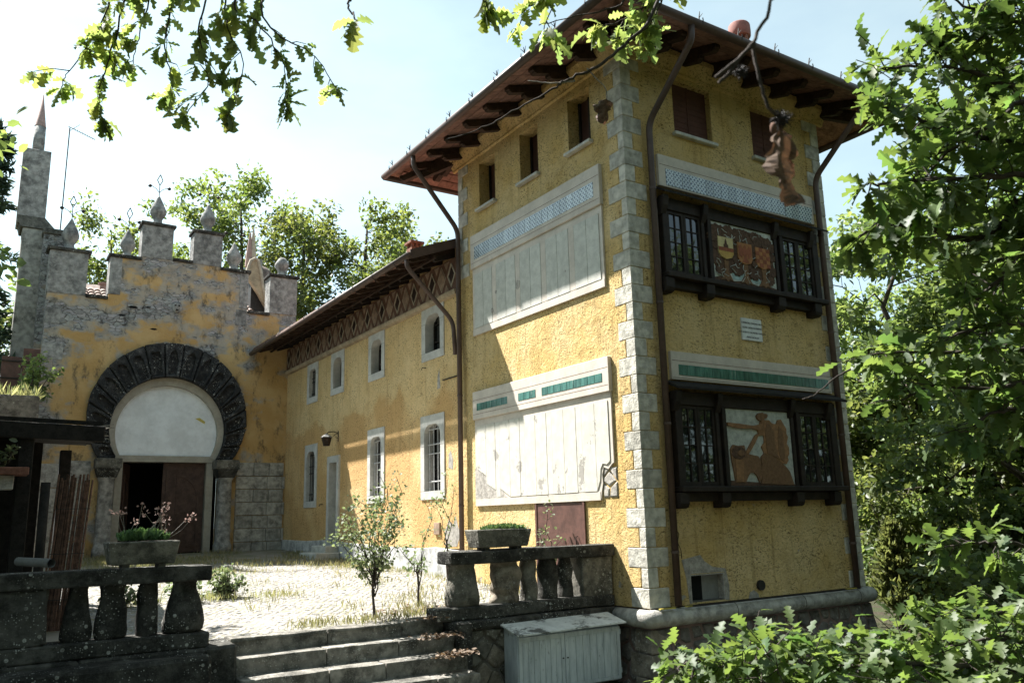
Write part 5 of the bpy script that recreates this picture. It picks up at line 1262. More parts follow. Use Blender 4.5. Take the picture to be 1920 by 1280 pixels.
def balus(label, x0, x1, items, loc, ends):
    t = thing('balustrade', label, 'balustrade', loc)
    zb, zc, zt = 0.18, 0.78, 0.965
    MB().box(x0-ends[0], x1+ends[1], 0.78, 1.20, 0.004, zb).build('base_course', 'dark_stone', t, 0.02, rough=0.018, subdiv=3)
    MB().box(x0-ends[2], x1+ends[3], 0.76, 1.20, zc, zt).build('cap', 'dark_stone', t, 0.025, rough=0.016, subdiv=3, seg=2)
    for i, (c, w, pr, mat, jit, d) in enumerate(items):
        vase((c, 0.985, zb-0.01), zc-zb+0.02, w, pr, i*7.3+x0, 0.45, d, mat, jit).build('baluster', mat, t, smooth=True)
    return t
bR = balus('stone balustrade right of the steps with six unlike balusters', -3.03, -0.03,
      [(-2.76, 0.47, bigv, 'mossy_stone', 0.02, 0.36), (-2.02, 0.50, lump, 'wall_block', 0.09, 0.34), (-1.58, 0.25, slim, 'mossy_stone', 0.03, 0.22), (-1.22, 0.30, slim, 'dark_stone', 0.03, 0.24), (-0.88, 0.23, slim, 'dark_stone', 0.04, 0.22)], (-1.5, 1, 0), (0.22, 0.0, 0.02, 0.02))
MB().box(-0.66, -0.03, 0.82, 1.16, 0.17, 0.79).build('end_pier', 'mossy_stone', bR, 0.02, rough=0.02, subdiv=2)
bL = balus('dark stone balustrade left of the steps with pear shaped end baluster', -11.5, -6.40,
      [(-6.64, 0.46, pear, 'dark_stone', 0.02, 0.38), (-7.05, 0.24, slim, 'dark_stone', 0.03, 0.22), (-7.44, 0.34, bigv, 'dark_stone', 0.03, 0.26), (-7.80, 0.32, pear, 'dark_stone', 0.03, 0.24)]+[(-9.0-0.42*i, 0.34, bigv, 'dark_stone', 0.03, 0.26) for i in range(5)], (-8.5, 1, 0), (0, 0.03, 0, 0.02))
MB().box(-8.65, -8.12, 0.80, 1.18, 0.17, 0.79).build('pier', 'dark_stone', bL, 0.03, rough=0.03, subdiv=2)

def trough(x0, x1, label, dz=0.0, mat='mossy_stone'):
    t = thing('stone_trough', label, 'planter', ((x0+x1)/2, 0.98, 0.965))
    z0, z1 = 1.0+dz, 1.265+dz; y0, y1 = 0.76, 1.18; e = 0.05
    V = [(x0+e, y0+e, z0), (x1-e, y0+e, z0), (x1-e, y1-e, z0), (x0+e, y1-e, z0), (x0, y0, z1), (x1, y0, z1), (x1, y1, z1), (x0, y1, z1),
         (x0+.07, y0+.07, z1), (x1-.07, y0+.07, z1), (x1-.07, y1-.07, z1), (x0+.07, y1-.07, z1), (x0+.09, y0+.09, z1-.05), (x1-.09, y0+.09, z1-.05), (x1-.09, y1-.09, z1-.05), (x0+.09, y1-.09, z1-.05)]
    F = [(0, 3, 2, 1)]+[(i, (i+1) % 4, 4+(i+1) % 4, 4+i) for i in range(4)]+[(4+i, 4+(i+1) % 4, 8+(i+1) % 4, 8+i) for i in range(4)]+[(8+i, 8+(i+1) % 4, 12+(i+1) % 4, 12+i) for i in range(4)]
    MB().add(V, F).build('basin', mat, t, 0.012, rough=0.008, subdiv=2)
    MB().add([V[12], V[13], V[14], V[15]], [(0, 1, 2, 3)]).build('soil', 'soil', t)
    for x in (x0+0.18, x1-0.22): MB().box(x, x+0.08, 0.86, 1.10, 0.955, z0+0.005).build('foot', 'grey_mortar', t)
    return t
trough(-2.60, -1.63, 'grey stone trough with clipped green plants on the right balustrade')
trough(-7.56, -6.76, 'shaded stone trough with dry flower stalks on the left balustrade')

def cabinet():
    t = thing('metal_cabinet', 'weathered white ribbed double door metal cabinet against the rubble wall', 'cabinet', (-1.2, 0.5, -1.05))
    x0, x1, y0, y1, z0, z1 = -2.20, -0.32, 0.36, 0.74, -1.02, -0.24
    b = MB(); b.box(x0, x1, y0+0.03, y1, z0, z1); b.build('body', 'cabinet_paint', t, 0.004)
    MB().add([(x0-.07, y0-.10, z1+.02), (x1+.05, y0-.10, z1+.04), (x1+.02, y1+.02, z1+.18), (x0-.10, y1+.02, z1+.16), (x0-.07, y0-.10, z1+.04), (x1+.05, y0-.10, z1+.06), (x1+.02, y1+.02, z1+.20), (x0-.10, y1+.02, z1+.18)],
             [(0, 3, 2, 1), (4, 5, 6, 7), (0, 1, 5, 4), (1, 2, 6, 5), (2, 3, 7, 6), (3, 0, 4, 7)]).build('lid', 'cabinet_lid', t)
    for xg in (x0+0.01, x1-0.01): MB().plate([[(y0+.03, z1), (y1, z1), (y1, z1+.16)]], lambda u, v, w: (w, u, v), xg-0.008, xg+0.008).build('gable', 'cabinet_paint', t)
    mid = (x0+x1)/2-0.12
    for a, b_ in ((x0+0.01, mid-0.006), (mid+0.006, x1-0.01)):
        d = MB().box(a, b_, y0+0.012, y0+0.029, z0+0.02, z1-0.01).build('door', 'cabinet_paint', t)
        fr = MB(); fr.box(a, b_, y0, y0+0.011, z1-0.07, z1-0.01); fr.box(a, b_, y0, y0+0.011, z0+0.02, z0+0.06); fr.box(a, a+0.06, y0, y0+0.011, z0+0.061, z1-0.071); fr.box(b_-0.06, b_, y0, y0+0.011, z0+0.061, z1-0.071)
        fr.build('door_frame', 'cabinet_paint', d)
        n = 7; w = (b_-a-0.12)/n; me = bbox_mesh('slat', w-0.010, 0.012, z1-z0-0.135, 0.004, 'cabinet_paint'); off = wloc(d)
        for i in range(n): link('slat', me, None, d, Vector((a+0.06+(i+.5)*w, y0+0.008, (z0+z1)/2-0.005))-off)
        xk = b_-0.035 if a < mid-0.1 else a+0.035
        MB().tube([(xk, y0, -0.60), (xk, y0-0.015, -0.60)], 0.011, 8).build('knob', 'iron', d)
        xh = a+0.0 if a < mid-0.1 else b_
        for z in (z0+0.1, z1-0.12): MB().tube([(xh, y0-0.004, z), (xh, y0-0.004, z+0.07)], 0.01, 6).build('hinge', 'cabinet_paint', d)
cabinet()

# ------------------------------------------------------------------ dark lean-to shed on the left
def shed():
    t = thing('lean_to_shed', 'dark timber lean-to shed with a rotten roof edge on the left', 'shed', (-9.5, 4.5, 0.1))
    y0 = 3.2
    rf = MB()
    rf.add([(-13, y0-0.1, 3.0), (-7.42, y0-0.1, 2.86), (-7.2, 7.4, 3.35), (-13, 7.4, 3.5), (-13, y0-0.1, 3.06), (-7.42, y0-0.1, 2.92), (-7.2, 7.4, 3.41), (-13, 7.4, 3.56)],
           [(0, 3, 2, 1), (4, 5, 6, 7), (0, 1, 5, 4), (1, 2, 6, 5), (2, 3, 7, 6), (3, 0, 4, 7)])
    roof = rf.build('roof', 'shed_wood', t)
    MB().beam((-13, y0-0.12, 2.88), (-7.40, y0-0.12, 2.74), 0.08, 0.22).build('fascia_beam', 'shed_wood', t, 0.01)
    for i in range(9):
        y = y0+0.25+i*0.45; MB().beam((-12, y, 2.90+i*0.03), (-7.40+rng.uniform(-.06, .04)+i*0.02, y, 2.74+i*0.03), 0.09, 0.12).build('rafter', 'shed_wood', t)
    for i in range(6):
        z = 2.70+rng.uniform(-.05, .22); y = y0+rng.uniform(-.14, .3)
        MB().beam((-7.5, y, z), (-7.36+rng.uniform(0, .1), y+rng.uniform(-.08, .08), z+rng.uniform(-.08, .08)), 0.02, 0.012).build('splinter', 'pale_twig', roof)
    for x, y in ((-8.35, y0+0.0), (-7.55, 6.8), (-11, y0)): MB().box(x-0.09, x+0.09, y-0.09, y+0.09, 0.05, 2.8).build('post', 'shed_wood', t, 0.01)
    MB().box(-13, -7.9, 7.0, 7.1, 0.1, 3.3).build('back_wall', 'shed_wood', t)
    MB().box(-13, -8.4, y0+0.25, y0+0.3, 0.05, 2.7).build('front_wall', 'shed_wood', t)
    MB().box(-8.45, -8.40, y0+0.3, 7.0, 0.05, 2.8).build('side_wall', 'shed_wood', t)
    MB().box(-9.6, -8.32, y0-0.55, y0-0.15, 2.14, 2.24).build('shelf', 'brick', t, 0.008)
    MB().box(-9.2, -8.48, y0-0.45, y0-0.2, 1.95, 2.138).build('shelf_block', 'bare_plaster', t, 0.01, rough=0.01)
    MB().tube([(-8.1, y0-0.35, 0.0), (-8.1, y0-0.35, 2.05)], 0.06, 12).build('post_pipe', 'shed_wood', t, smooth=True)
shed()
def reed():
    t = thing('reed_screen', 'reddish brown reed screen leaning against the shed post', 'screen', (-7.8, 3.1, 0.1))
    r = random.Random(9); n = 18
    me = MB().tube([(0, 0, 0), (0, 0, 2.05)], 0.014, 6).mesh('reed'); me.materials.append(M['reed'])
    for i in range(n):
        x = -8.02+i*0.0225; link('reed', me, None, t, Vector((x+7.8, r.uniform(-.015, .015)-0.02*i/n, 0.0)), rot=(r.uniform(-.01, .01)-0.03, 0.055+r.uniform(-.012, .012), 0), scale=(1, 1, r.uniform(0.97, 1.02)))
    for z in (0.4, 1.0, 1.6): MB().tube([(-8.02+z*0.055, 3.06, z+0.1), (-7.60+z*0.055, 3.06, z+0.1)], 0.006, 4).build('binding_wire', 'iron', t)
reed()
pp = MB().tube([(-8.35, 2.6, 1.04), (-8.02, 2.0, 1.02)], 0.055, 14, False); tag(pp.build('drain_pipe', 'plastic_grey', None, smooth=True), 'short grey pipe lying behind the left balustrade', 'pipe')
# rusty gate and low bank beyond the shed
t = thing('iron_gate', 'dark rusty sheet gate standing left of the gatehouse', 'gate', (-8.0, 17.6, 4.6))
for x0, x1, z1 in ((-8.45, -7.95, 6.35), (-7.93, -7.50, 6.62)): MB().box(x0, x1, 17.6, 17.64, 4.9, z1).build('gate_leaf', 'rust_metal', t, 0.004)
for z in (5.2, 5.7, 6.2): MB().box(-8.45, -7.5, 17.575, 17.598, z, z+0.03).build('gate_bar', 'iron', t)
bank = MB().box(-14, -7.6, 14.2, 17.5, 0.2, 4.75).build('terrace_wall', 'rubble_stone', None, 0.05, rough=0.06, subdiv=4); tag(bank, 'high mossy terrace wall behind the shed', 'wall')

# ------------------------------------------------------------------ trees and plants
class Rnd(np.random.RandomState): pass
def unit(v): return v/np.linalg.norm(v)
def limb_path(a, b, r, n=6, wob=0.08, sag=0.0):
    a = np.array(a, float); b = np.array(b, float); L_ = np.linalg.norm(b-a); P = []
    for i in range(n+1):
        t = i/n; p = a*(1-t)+b*t; k = math.sin(math.pi*t)
        P.append(p+r.normal(0, wob*L_/n*2, 3)*k+np.array((0, 0, sag*L_*k)))
    return P
def tree(name, label, cat, base, height, crown, r, nl=14, nleaf=9000, lsize=0.16, mat='far_leaf', trunk_r=0.22, group=None, cl=0.55, lean=(0, 0), lo=0.3, tpl=None, sub=5, bare=None):
    """trunk, limbs and a crown of single leaves in clumps along the twigs"""
    base = np.array(base, float)
    t = thing(name, label, cat, base, group)
    top = base+np.array((lean[0], lean[1], height*0.86))
    tp = limb_path(base-np.array((0, 0, .3)), top, r, 9, 0.10)
    mb = MB(); mb.tube(tp, [trunk_r*(1.15-0.95*i/9) for i in range(10)], 8)
    cl_c = []
    for i in range(nl):
        f = lo+(0.98-lo)*(i+r.rand()*0.6)/nl; k = min(8.99, f*9); s = tp[int(k)]+(tp[int(k)+1]-tp[int(k)])*(k-int(k))
        az = i*2.4+r.rand()*0.8; reach = crown*(0.55+0.5*r.rand())*math.sqrt(max(0.12, 1-((f-0.55)/0.52)**2))
        e = s+np.array((math.cos(az)*reach, math.sin(az)*reach, height*(0.05+0.13*r.rand())*(1.1-f)+0.4*r.rand()))
        lp = limb_path(s, e, r, 6, 0.22, 0.05); rr = trunk_r*0.42*(1.15-f)
        mb.tube(lp, [max(0.012, rr*(1-0.8*j/6)) for j in range(7)], 6)
        for j in range(sub):
            q = lp[2+j*4//max(1, sub-1) if sub > 1 else 5]; d = unit(r.normal(0, 1, 3)+np.array((0, 0, 0.35))+0.8*unit(e-s)); ln = crown*(0.18+0.22*r.rand())
            sp = limb_path(q, q+d*ln, r, 3, 0.2); mb.tube(sp, [max(0.008, rr*0.35*(1-0.6*v/3)) for v in range(4)], 4)
            cl_c += [sp[2], sp[3]]
        cl_c += [lp[5], lp[6]]
    mb.build('trunk', 'bark', t, smooth=True)
    C = np.array(cl_c); idx = r.randint(0, len(C), nleaf)
    wgt = r.uniform(0.5, 1.0, len(C))*cl
    off = r.normal(0, 1, (nleaf, 3)); off *= (r.rand(nleaf, 1)**0.5)*wgt[idx][:, None]/np.maximum(1e-6, np.linalg.norm(off, axis=1, keepdims=True)); off[:, 2] *= 0.7
    pos = C[idx]+off
    dirs = off*0.6+r.normal(0, 0.35, (nleaf, 3)); dirs[:, 2] -= 0.05
    ups = r.normal(0, 0.55, (nleaf, 3)); ups[:, 2] += 1.0
    me = leaf_mesh('crown', tpl or six_leaf(), pos, dirs, ups, lsize*r.uniform(0.7, 1.25, nleaf), mat, np.clip(r.normal(0.45, 0.28, nleaf)+0.5*(r.rand(len(C))[idx]-0.5), 0, 1), base)
    cr = link('crown', me, None, t); cr['kind'] = 'stuff'
    return t
def gpt(px, py, dep):
    p = at(px, py, dep); return p
def tree_at(px, pytop, dep, name, label, cat, crown, seed, **kw):
    p = at(px, pytop, dep); z = gz(p[0], p[1]); h = p[2]-z
    return tree(name, label, cat, (p[0], p[1], z), h, crown, Rnd(seed), **kw)
OAKS = 'thin crowned oaks behind the long wing'
kw = dict(group=OAKS, lo=0.34, sub=6)
tree_at(455, 275, 50, 'oak_tree', 'tall airy oak behind the two highest merlons', 'tree', 5.6, 1, nl=24, nleaf=16000, lsize=0.25, trunk_r=0.26, cl=0.95, **kw)
tree_at(575, 318, 46, 'oak_tree', 'airy oak right of the gatehouse with a dark straight trunk', 'tree', 3.6, 2, nl=20, nleaf=9500, lsize=0.24, trunk_r=0.25, cl=0.85, **kw)
tree_at(690, 325, 46, 'oak_tree', 'oak with crooked open limbs above the wing roof', 'tree', 4.6, 3, nl=22, nleaf=11500, lsize=0.24, trunk_r=0.28, cl=0.85, **kw)
tree_at(775, 385, 52, 'oak_tree', 'low oak half hidden behind the wing roof and its brick chimney', 'tree', 3.8, 4, nl=16, nleaf=6500, lsize=0.25, trunk_r=0.22, cl=0.85, **kw)
tree_at(215, 355, 48, 'oak_tree', 'oak showing behind the left crenel of the gatehouse', 'tree', 4.2, 5, nl=18, nleaf=7000, lsize=0.26, trunk_r=0.2, cl=0.9, **kw)
tree_at(30, 560, 34, 'broadleaf_tree', 'bright leafy tree low at the left edge behind the rusty gate', 'tree', 3.4, 6, nl=16, nleaf=11000, lsize=0.2, mat='wood_leaf', cl=0.9, lo=0.1)
# forest right of the tower
WOOD = 'woodland trees right of the tower'
spec = [(1655, 330, 27, 4.4, 'tall woodland oak close behind the tower with an arching bare limb', 17000), (1800, 330, 25, 4.4, 'dense woodland tree in the middle of the right background', 20000), (1960, 300, 26, 4.6, 'dense woodland tree at the right edge behind the oak branches', 18000),
        (1690, 640, 25, 3.0, 'lower leafy tree beside the right corner of the tower', 13000), (1815, 740, 21, 2.7, 'broad leafy sapling below the middle oak branch', 15000), (1890, 700, 18, 3.0, 'leafy young tree low at the right edge', 15000), (1720, 440, 38, 5.4, 'far woodland tree filling the gap in the right background', 12000), (1870, 420, 40, 5.8, 'farthest woodland tree at the right', 11000),
        (1600, 590, 38, 3.8, 'slim far tree just beside the right corner of the tower', 9000), (2060, 560, 21, 3.6, 'woodland tree just past the right edge', 9000)]
for i, (px, py, dep, cw, lab, nl_) in enumerate(spec):
    tree_at(px, py, dep, 'woodland_tree', lab, 'tree', cw, 20+i, nl=22, nleaf=int(nl_*0.85), lsize=0.17 if dep < 22 else 0.21, mat='wood_leaf', trunk_r=0.2, group=WOOD, cl=0.68 if dep > 22 else 0.48, lo=0.12, sub=6)
# arching bare limb in front of the woodland
def bush(name, label, cat, c, rx, rz, n, r, mat='wood_leaf', ls=0.15, group=None, stems=8):
    c = np.array(c, float); t = thing(name, label, cat, c, group); mb = MB(); tips = []
    for i in range(stems):
        az = r.rand()*6.28; e = c+np.array((math.cos(az)*rx*r.rand(), math.sin(az)*rx*r.rand(), rz*(0.6+0.4*r.rand())))
        lp = limb_path(c, e, r, 4, 0.15); mb.tube(lp, [0.025*(1-0.7*j/4) for j in range(5)], 5); tips += lp[1:]
        for k in range(4):
            q = lp[2+r.randint(0, 3)]; d = unit(r.normal(0, 1, 3)+np.array((0, 0, .2))); e2 = q+d*rx*0.4; mb.tube([q, e2], [0.008, 0.004], 4); tips += [e2, (q+e2)/2]
    mb.build('stem', 'twig', t); C = np.array(tips); ix = r.randint(0, len(C), n)
    pos = C[ix]+r.normal(0, 0.13*rx, (n, 3)); pos[:, 2] = np.maximum(pos[:, 2], c[2]+0.03)
    ups = r.normal(0, .5, (n, 3)); ups[:, 2] += 1
    me = leaf_mesh('foliage', six_leaf(), pos, r.normal(0, 1, (n, 3)), ups, ls*r.uniform(.7, 1.3, n), mat, np.clip(r.normal(.45, .28, n), 0, 1), c)
    o = link('foliage', me, None, t); o['kind'] = 'stuff'; return t
UG = [(1745, 1150, 24.5, 1.3, 1.7, 'shaded bush right beside the small conifer'), (1800, 1130, 21, 1.5, 2.2, 'leafy bush behind the small conifer on its right'), (1880, 1140, 15, 1.5, 2.2, 'leafy bush low at the right edge under the oak'), (1950, 1080, 17, 1.8, 2.6, 'tall bush at the far right edge of the slope'), (1810, 1050, 21, 2.2, 2.8, 'far dense bush in the dark gap of the woodland'), (1700, 1040, 23, 1.8, 2.4, 'far bush close to the right corner of the tower')]
for i, (px, py, dep, rx, rz, lab) in enumerate(UG):
    p = at(px, py, dep); z = gz(p[0], p[1])
    bush('undergrowth_bush', lab, 'bush', (p[0], p[1], min(z, p[2])), rx, rz, 3800, Rnd(60+i), 'wood_leaf', 0.14, 'undergrowth bushes right of the tower', 12)
def conifer(px, pb, pt_, dep, label, name, mat, wid, n, seed, ls, droop=0.0):
    a = at(px, pb, dep); b = at(px, pt_, dep); r = Rnd(seed); z = gz(a[0], a[1]); base = np.array((a[0], a[1], min(z, a[2]))); h = b[2]-base[2]
    t = thing(name, label, 'tree', base); mb = MB(); mb.tube([base, base+np.array((0, 0, h))], [0.05+h*0.008, 0.01], 7); P = []; D = []
    z0 = (a[2]-base[2])/h
    for i in range(n):
        f = z0+(1-z0)*r.rand(); az = r.rand()*6.28; ln = wid*(1.02-f)**0.75*(0.5+0.5*r.rand())
        d = np.array((math.cos(az), math.sin(az), 0.55 if droop == 0 else -droop)); s = base+np.array((0, 0, h*f)); e = s+d*ln
        mb.tube([s, e], [0.012, 0.004], 4)
        for q in np.linspace(0.25, 1, 7):
            for w_ in range(5 if droop == 0 else 7):
                P.append(s+(e-s)*q+r.normal(0, 0.03*wid, 3)); D.append(unit(d)*0.7+r.normal(0, .5, 3)+np.array((0, 0, 0.7 if droop == 0 else 0)))
    mb.build('trunk', 'bark', t); P = np.array(P); D = np.array(D); k = len(P); ups = r.normal(0, 1, (k, 3))
    o = link('crown', leaf_mesh('crown', simple_leaf(0.13 if droop else .2), P, D, ups, ls*r.uniform(.7, 1.3, k), mat, np.clip(r.normal(.5, .3, k), 0, 1), base), None, t); o['kind'] = 'stuff'
conifer(1690, 1150, 985, 20.0, 'small yellow green conifer at the foot of the slope right of the tower', 'young_conifer', 'thuja_leaf', 0.85, 260, 5, 0.17)
conifer(-48, 700, 190, 25, 'dark fir with drooping branches at the left edge', 'fir_tree', 'fir_leaf', 1.9, 75, 6, 0.30, 0.12)

# the wood that closes the view behind the camera
def copy_tree(o, loc, rz, label):
    c = o.copy(); COL.objects.link(c); c.location = loc; c.rotation_euler = (0, 0, rz); c['label'] = label; c['group'] = 'tall trees of the wood behind the viewer'
    for ch in o.children:
        d = ch.copy(); COL.objects.link(d); d.parent = c
    return c
back = tree('tall_tree', 'tall tree of the wood behind the viewer', 'tree', (4, -19, gz(4, -19)), 16, 5.0, Rnd(90), nl=24, nleaf=17000, lsize=0.30, mat='wood_leaf', trunk_r=0.3, cl=1.3, lo=0.15, group='tall trees of the wood behind the viewer')
for i, (x, y) in enumerate(((-3, -20), (11, -17), (18, -13), (-9, -22), (23, -5), (9, -25), (-15, -17), (-19, -9))):
    copy_tree(back, (x, y, gz(x, y)), i*1.3, 'tall tree of the wood behind the viewer')
shade = tree('added_shade_tree', 'broad unseen tree added beyond the left edge to shade the shed', 'tree', (-14.2, 5.6, gz(-14.2, 5.6)), 14.5, 4.4, Rnd(91), nl=30, nleaf=30000, lsize=0.26, mat='wood_leaf', trunk_r=0.3, cl=1.1, lo=0.3)  # out of view, added to darken the shed and left balustrade
shade2 = tree('added_shade_tree', 'second unseen tree added for shade beyond the left edge nearer the viewer', 'tree', (-15.8, -1.0, gz(-15.8, -1.0)), 12.5, 4.4, Rnd(92), nl=28, nleaf=26000, lsize=0.26, mat='wood_leaf', trunk_r=0.3, cl=1.1, lo=0.3)  # also unseen, added to keep sky light off the near left
# ------------------------------------------------------------------ courtyard plants
def shrub(px, pb, pt_, y, label, wid, nleaf, seed, ls, name='young_tree', stems=5):
    d = at(px, pb, 1.0)-CAM; s = (y-CAM[1])/d[1]; base = CAM+d*s; base[2] = court_z(y); r = Rnd(seed)
    d2 = at(px, pt_, 1.0)-CAM; top = (CAM+d2*(y-CAM[1])/d2[1])[2]; h = top-base[2]
    t = thing(name, label, 'shrub', base); mb = MB(); tips = []
    mb.tube(limb_path(base, base+np.array((-.02, 0, h*0.42)), r, 4, .04), [0.022, 0.02, 0.018, 0.016, 0.014], 6); fork = base+np.array((0, 0, h*0.16))
    for i in range(stems):
        az = i*2.4+r.rand(); e = base+np.array((math.cos(az)*wid*(0.3+.6*r.rand()), math.sin(az)*wid*(0.3+.6*r.rand()), h*(0.5+0.5*r.rand()) if i else h))
        lp = limb_path(fork+np.array((0, 0, h*0.2*r.rand())), e, r, 6, 0.12); mb.tube(lp, [0.012*(1-.7*j/6) for j in range(7)], 5); tips += lp[2:]
        for k in range(6):
            q = lp[r.randint(1, 7)]; e2 = q+unit(r.normal(0, 1, 3)+np.array((0, 0, .5)))*wid*0.38; mb.tube([q, e2], [0.005, 0.003], 4); tips += [(q*.5+e2*.5), e2]
    mb.build('stem', 'twig', t); C = np.array(tips); ix = r.randint(0, len(C), nleaf)
    pos = C[ix]+r.normal(0, 0.05, (nleaf, 3)); ups = r.normal(0, .6, (nleaf, 3)); ups[:, 2] += 1
    o = link('foliage', leaf_mesh('foliage', six_leaf(0.36), pos, r.normal(0, 1, (nleaf, 3)), ups, ls*r.uniform(.6, 1.3, nleaf), 'shrub_leaf', np.clip(r.normal(.5, .3, nleaf), 0, 1), base), None, t); o['kind'] = 'stuff'
shrub(702, 1166, 915, 1.75, 'young leafy sapling growing at the top of the steps', 0.66, 1900, 31, 0.052, stems=13)
shrub(785, 1130, 950, 2.6, 'thin sparse sapling between the leafy one and the balustrade', 0.42, 190, 32, 0.062, stems=4)
shrub(840, 1080, 890, 4.8, 'spindly sprig in front of the wing near the downpipe', 0.30, 150, 33, 0.06, stems=3)
shrub(1030, 1060, 955, 2.1, 'spindly climbing shrub in front of the rusty steel door', 0.34, 150, 35, 0.06, stems=4)
def tuft_field(name, label, spots, seed, mat, hgt, parent=None, tp=None, wid=0.035):
    r = Rnd(seed); P = []; D = []; S = []
    for (x, y, rad, n) in spots:
        q = r.normal(0, rad*0.5, (n, 2)); 
        for a, b in q:
            xx, yy = x+a, y+b
            if xx > -0.08 or yy > 17.8 or yy < 1.05: continue
            P.append((xx, yy, court_z(yy)+0.005)); D.append((r.normal(0, .35), r.normal(0, .35), 1)); S.append(hgt*r.uniform(.4, 1.3))
    P = np.array(P); D = np.array(D); S = np.array(S); k = len(P)
    o = link(name, leaf_mesh(name, tp or simple_leaf(0.055, 0.02), P, D, r.normal(0, 1, (k, 3)), S, mat, np.clip(r.normal(.5, .3, k), 0, 1)), None, None)
    return tag(o, label, 'grass', None, 'stuff')
rg = random.Random(8)
sp = [(-5.0+0.18*i, 1.5+0.12*math.sin(i), 0.30, 42) for i in range(10)]+[(-3.2, 1.7, 0.35, 120), (-2.9, 2.4, 0.5, 130), (-2.4, 3.5, .6, 120), (-1.6, 3.0, .7, 120), (-0.5, 3.0, .4, 80)]
sp += [(-0.35, y, 0.28, 60) for y in np.arange(4, 16, 0.8)]+[(rg.uniform(-6.5, -.3), rg.uniform(9.5, 17), 0.6, 130) for _ in range(60)]+[(rg.uniform(-6.2, -.5), rg.uniform(2, 10), 0.28, 16) for _ in range(50)]
tuft_field('courtyard_grass', 'pale weedy grass sprouting between the courtyard cobbles', sp, 41, 'grass_leaf', 0.13)
for (x, y, rx, rz, n, lab) in ((-4.95, 5.6, 0.34, 0.40, 600, 'bushy green weed in the courtyard right of the left balustrade end'), (-5.75, 5.4, 0.40, 0.30, 500, 'low green weed clump behind the pear shaped baluster'), (-6.7, 5.2, 0.40, 0.34, 420, 'green weed clump behind the left trough')):
    bush('weed_clump', lab, 'weed', (x, y, court_z(y)), rx, rz, n, Rnd(int(80+x)), 'shrub_leaf', 0.085, 'weeds in the courtyard', 9)
tuft_field('courtyard_tufts', 'small leafy tufts around the courtyard weeds', [(-5.3, 5.5, .5, 260), (-4.3, 5.2, .5, 120), (-6.4, 5.3, .5, 200)], 42, 'grass_leaf', 0.14)
def on_top(name, label, c, rx, ry, n, h, seed, mat, tp, wid=1.0):
    r = Rnd(seed); P = np.column_stack([c[0]+r.uniform(-rx, rx, n), c[1]+r.uniform(-ry, ry, n), np.full(n, c[2])]); D = np.column_stack([r.normal(0, .5, n), r.normal(0, .5, n), np.ones(n)])
    P[:, 2] += h*0.5*r.rand(n)*(1-((P[:, 0]-c[0])/rx)**2)
    o = link('foliage', leaf_mesh('foliage', tp, P-np.array(c), D, r.normal(0, 1, (n, 3)), h*r.uniform(.6, 1.2, n), mat, np.clip(r.normal(.5, .3, n), 0, 1)), None, None)
    t = thing(name, label, 'plant', c); o.parent = t; o['kind'] = 'stuff'; return t
on_top('stonecrop_plant', 'low bright green plant filling the right hand trough', (-2.02, 0.97, 1.22), 0.33, 0.13, 900, 0.10, 51, 'succulent', six_leaf(.12))
t = on_top('stonecrop_plant', 'green rosettes with dry pink flower stalks in the left hand trough', (-7.15, 0.97, 1.27), 0.25, 0.13, 700, 0.11, 52, 'succulent', six_leaf(.2))
r = Rnd(53); mb = MB(); P = []
for i in range(16):
    a = np.array((-7.15+r.uniform(-.25, .3), 0.97+r.uniform(-.1, .1), 1.27)); b = a+np.array((r.normal(0.03, .12), r.normal(0, .08), r.uniform(.12, .46)))
    mb.tube([a, (a+b)/2+r.normal(0, .015, 3), b], [0.004, 0.003, 0.003], 4)
    for k in range(9): P.append(b+r.normal(0, .022, 3))
mb.build('stalk', 'pale_twig', t); P = np.array(P); k = len(P)
o = link('dry_flower', leaf_mesh('dry_flower', six_leaf(.3), P-np.array((-7.15, .97, 1.27)), r.normal(0, 1, (k, 3)), r.normal(0, 1, (k, 3)), np.full(k, .035), 'dry_stalk', r.rand(k)), None, t); o['kind'] = 'stuff'
# bank vegetation left
r = Rnd(54); n = 2600; P = np.column_stack([r.uniform(-13, -7.6, n), r.uniform(14.2, 17.4, n), np.full(n, 4.72)])
o = link('bank_grass', leaf_mesh('bank_grass', simple_leaf(.06, .02), P, np.column_stack([r.normal(0, .5, n), r.normal(0, .5, n), np.ones(n)]), r.normal(0, 1, (n, 3)), r.uniform(.15, .5, n), 'grass_leaf', r.rand(n)), None); tag(o, 'dry tall grass along the top of the terrace wall at left', 'grass', None, 'stuff')
bush('bank_shrub', 'leafy shrub growing on the terrace wall beside the gatehouse', 'shrub', (-7.75, 16.6, 4.6), 0.6, 1.6, 900, Rnd(55), 'wood_leaf', 0.12)
# small potted plant on the shed shelf
bush('shelf_plant', 'small strappy plant on the shed shelf at the left edge', 'plant', (-8.62, 2.85, 2.24), 0.16, 0.28, 60, Rnd(56), 'shrub_leaf', 0.09, stems=4)
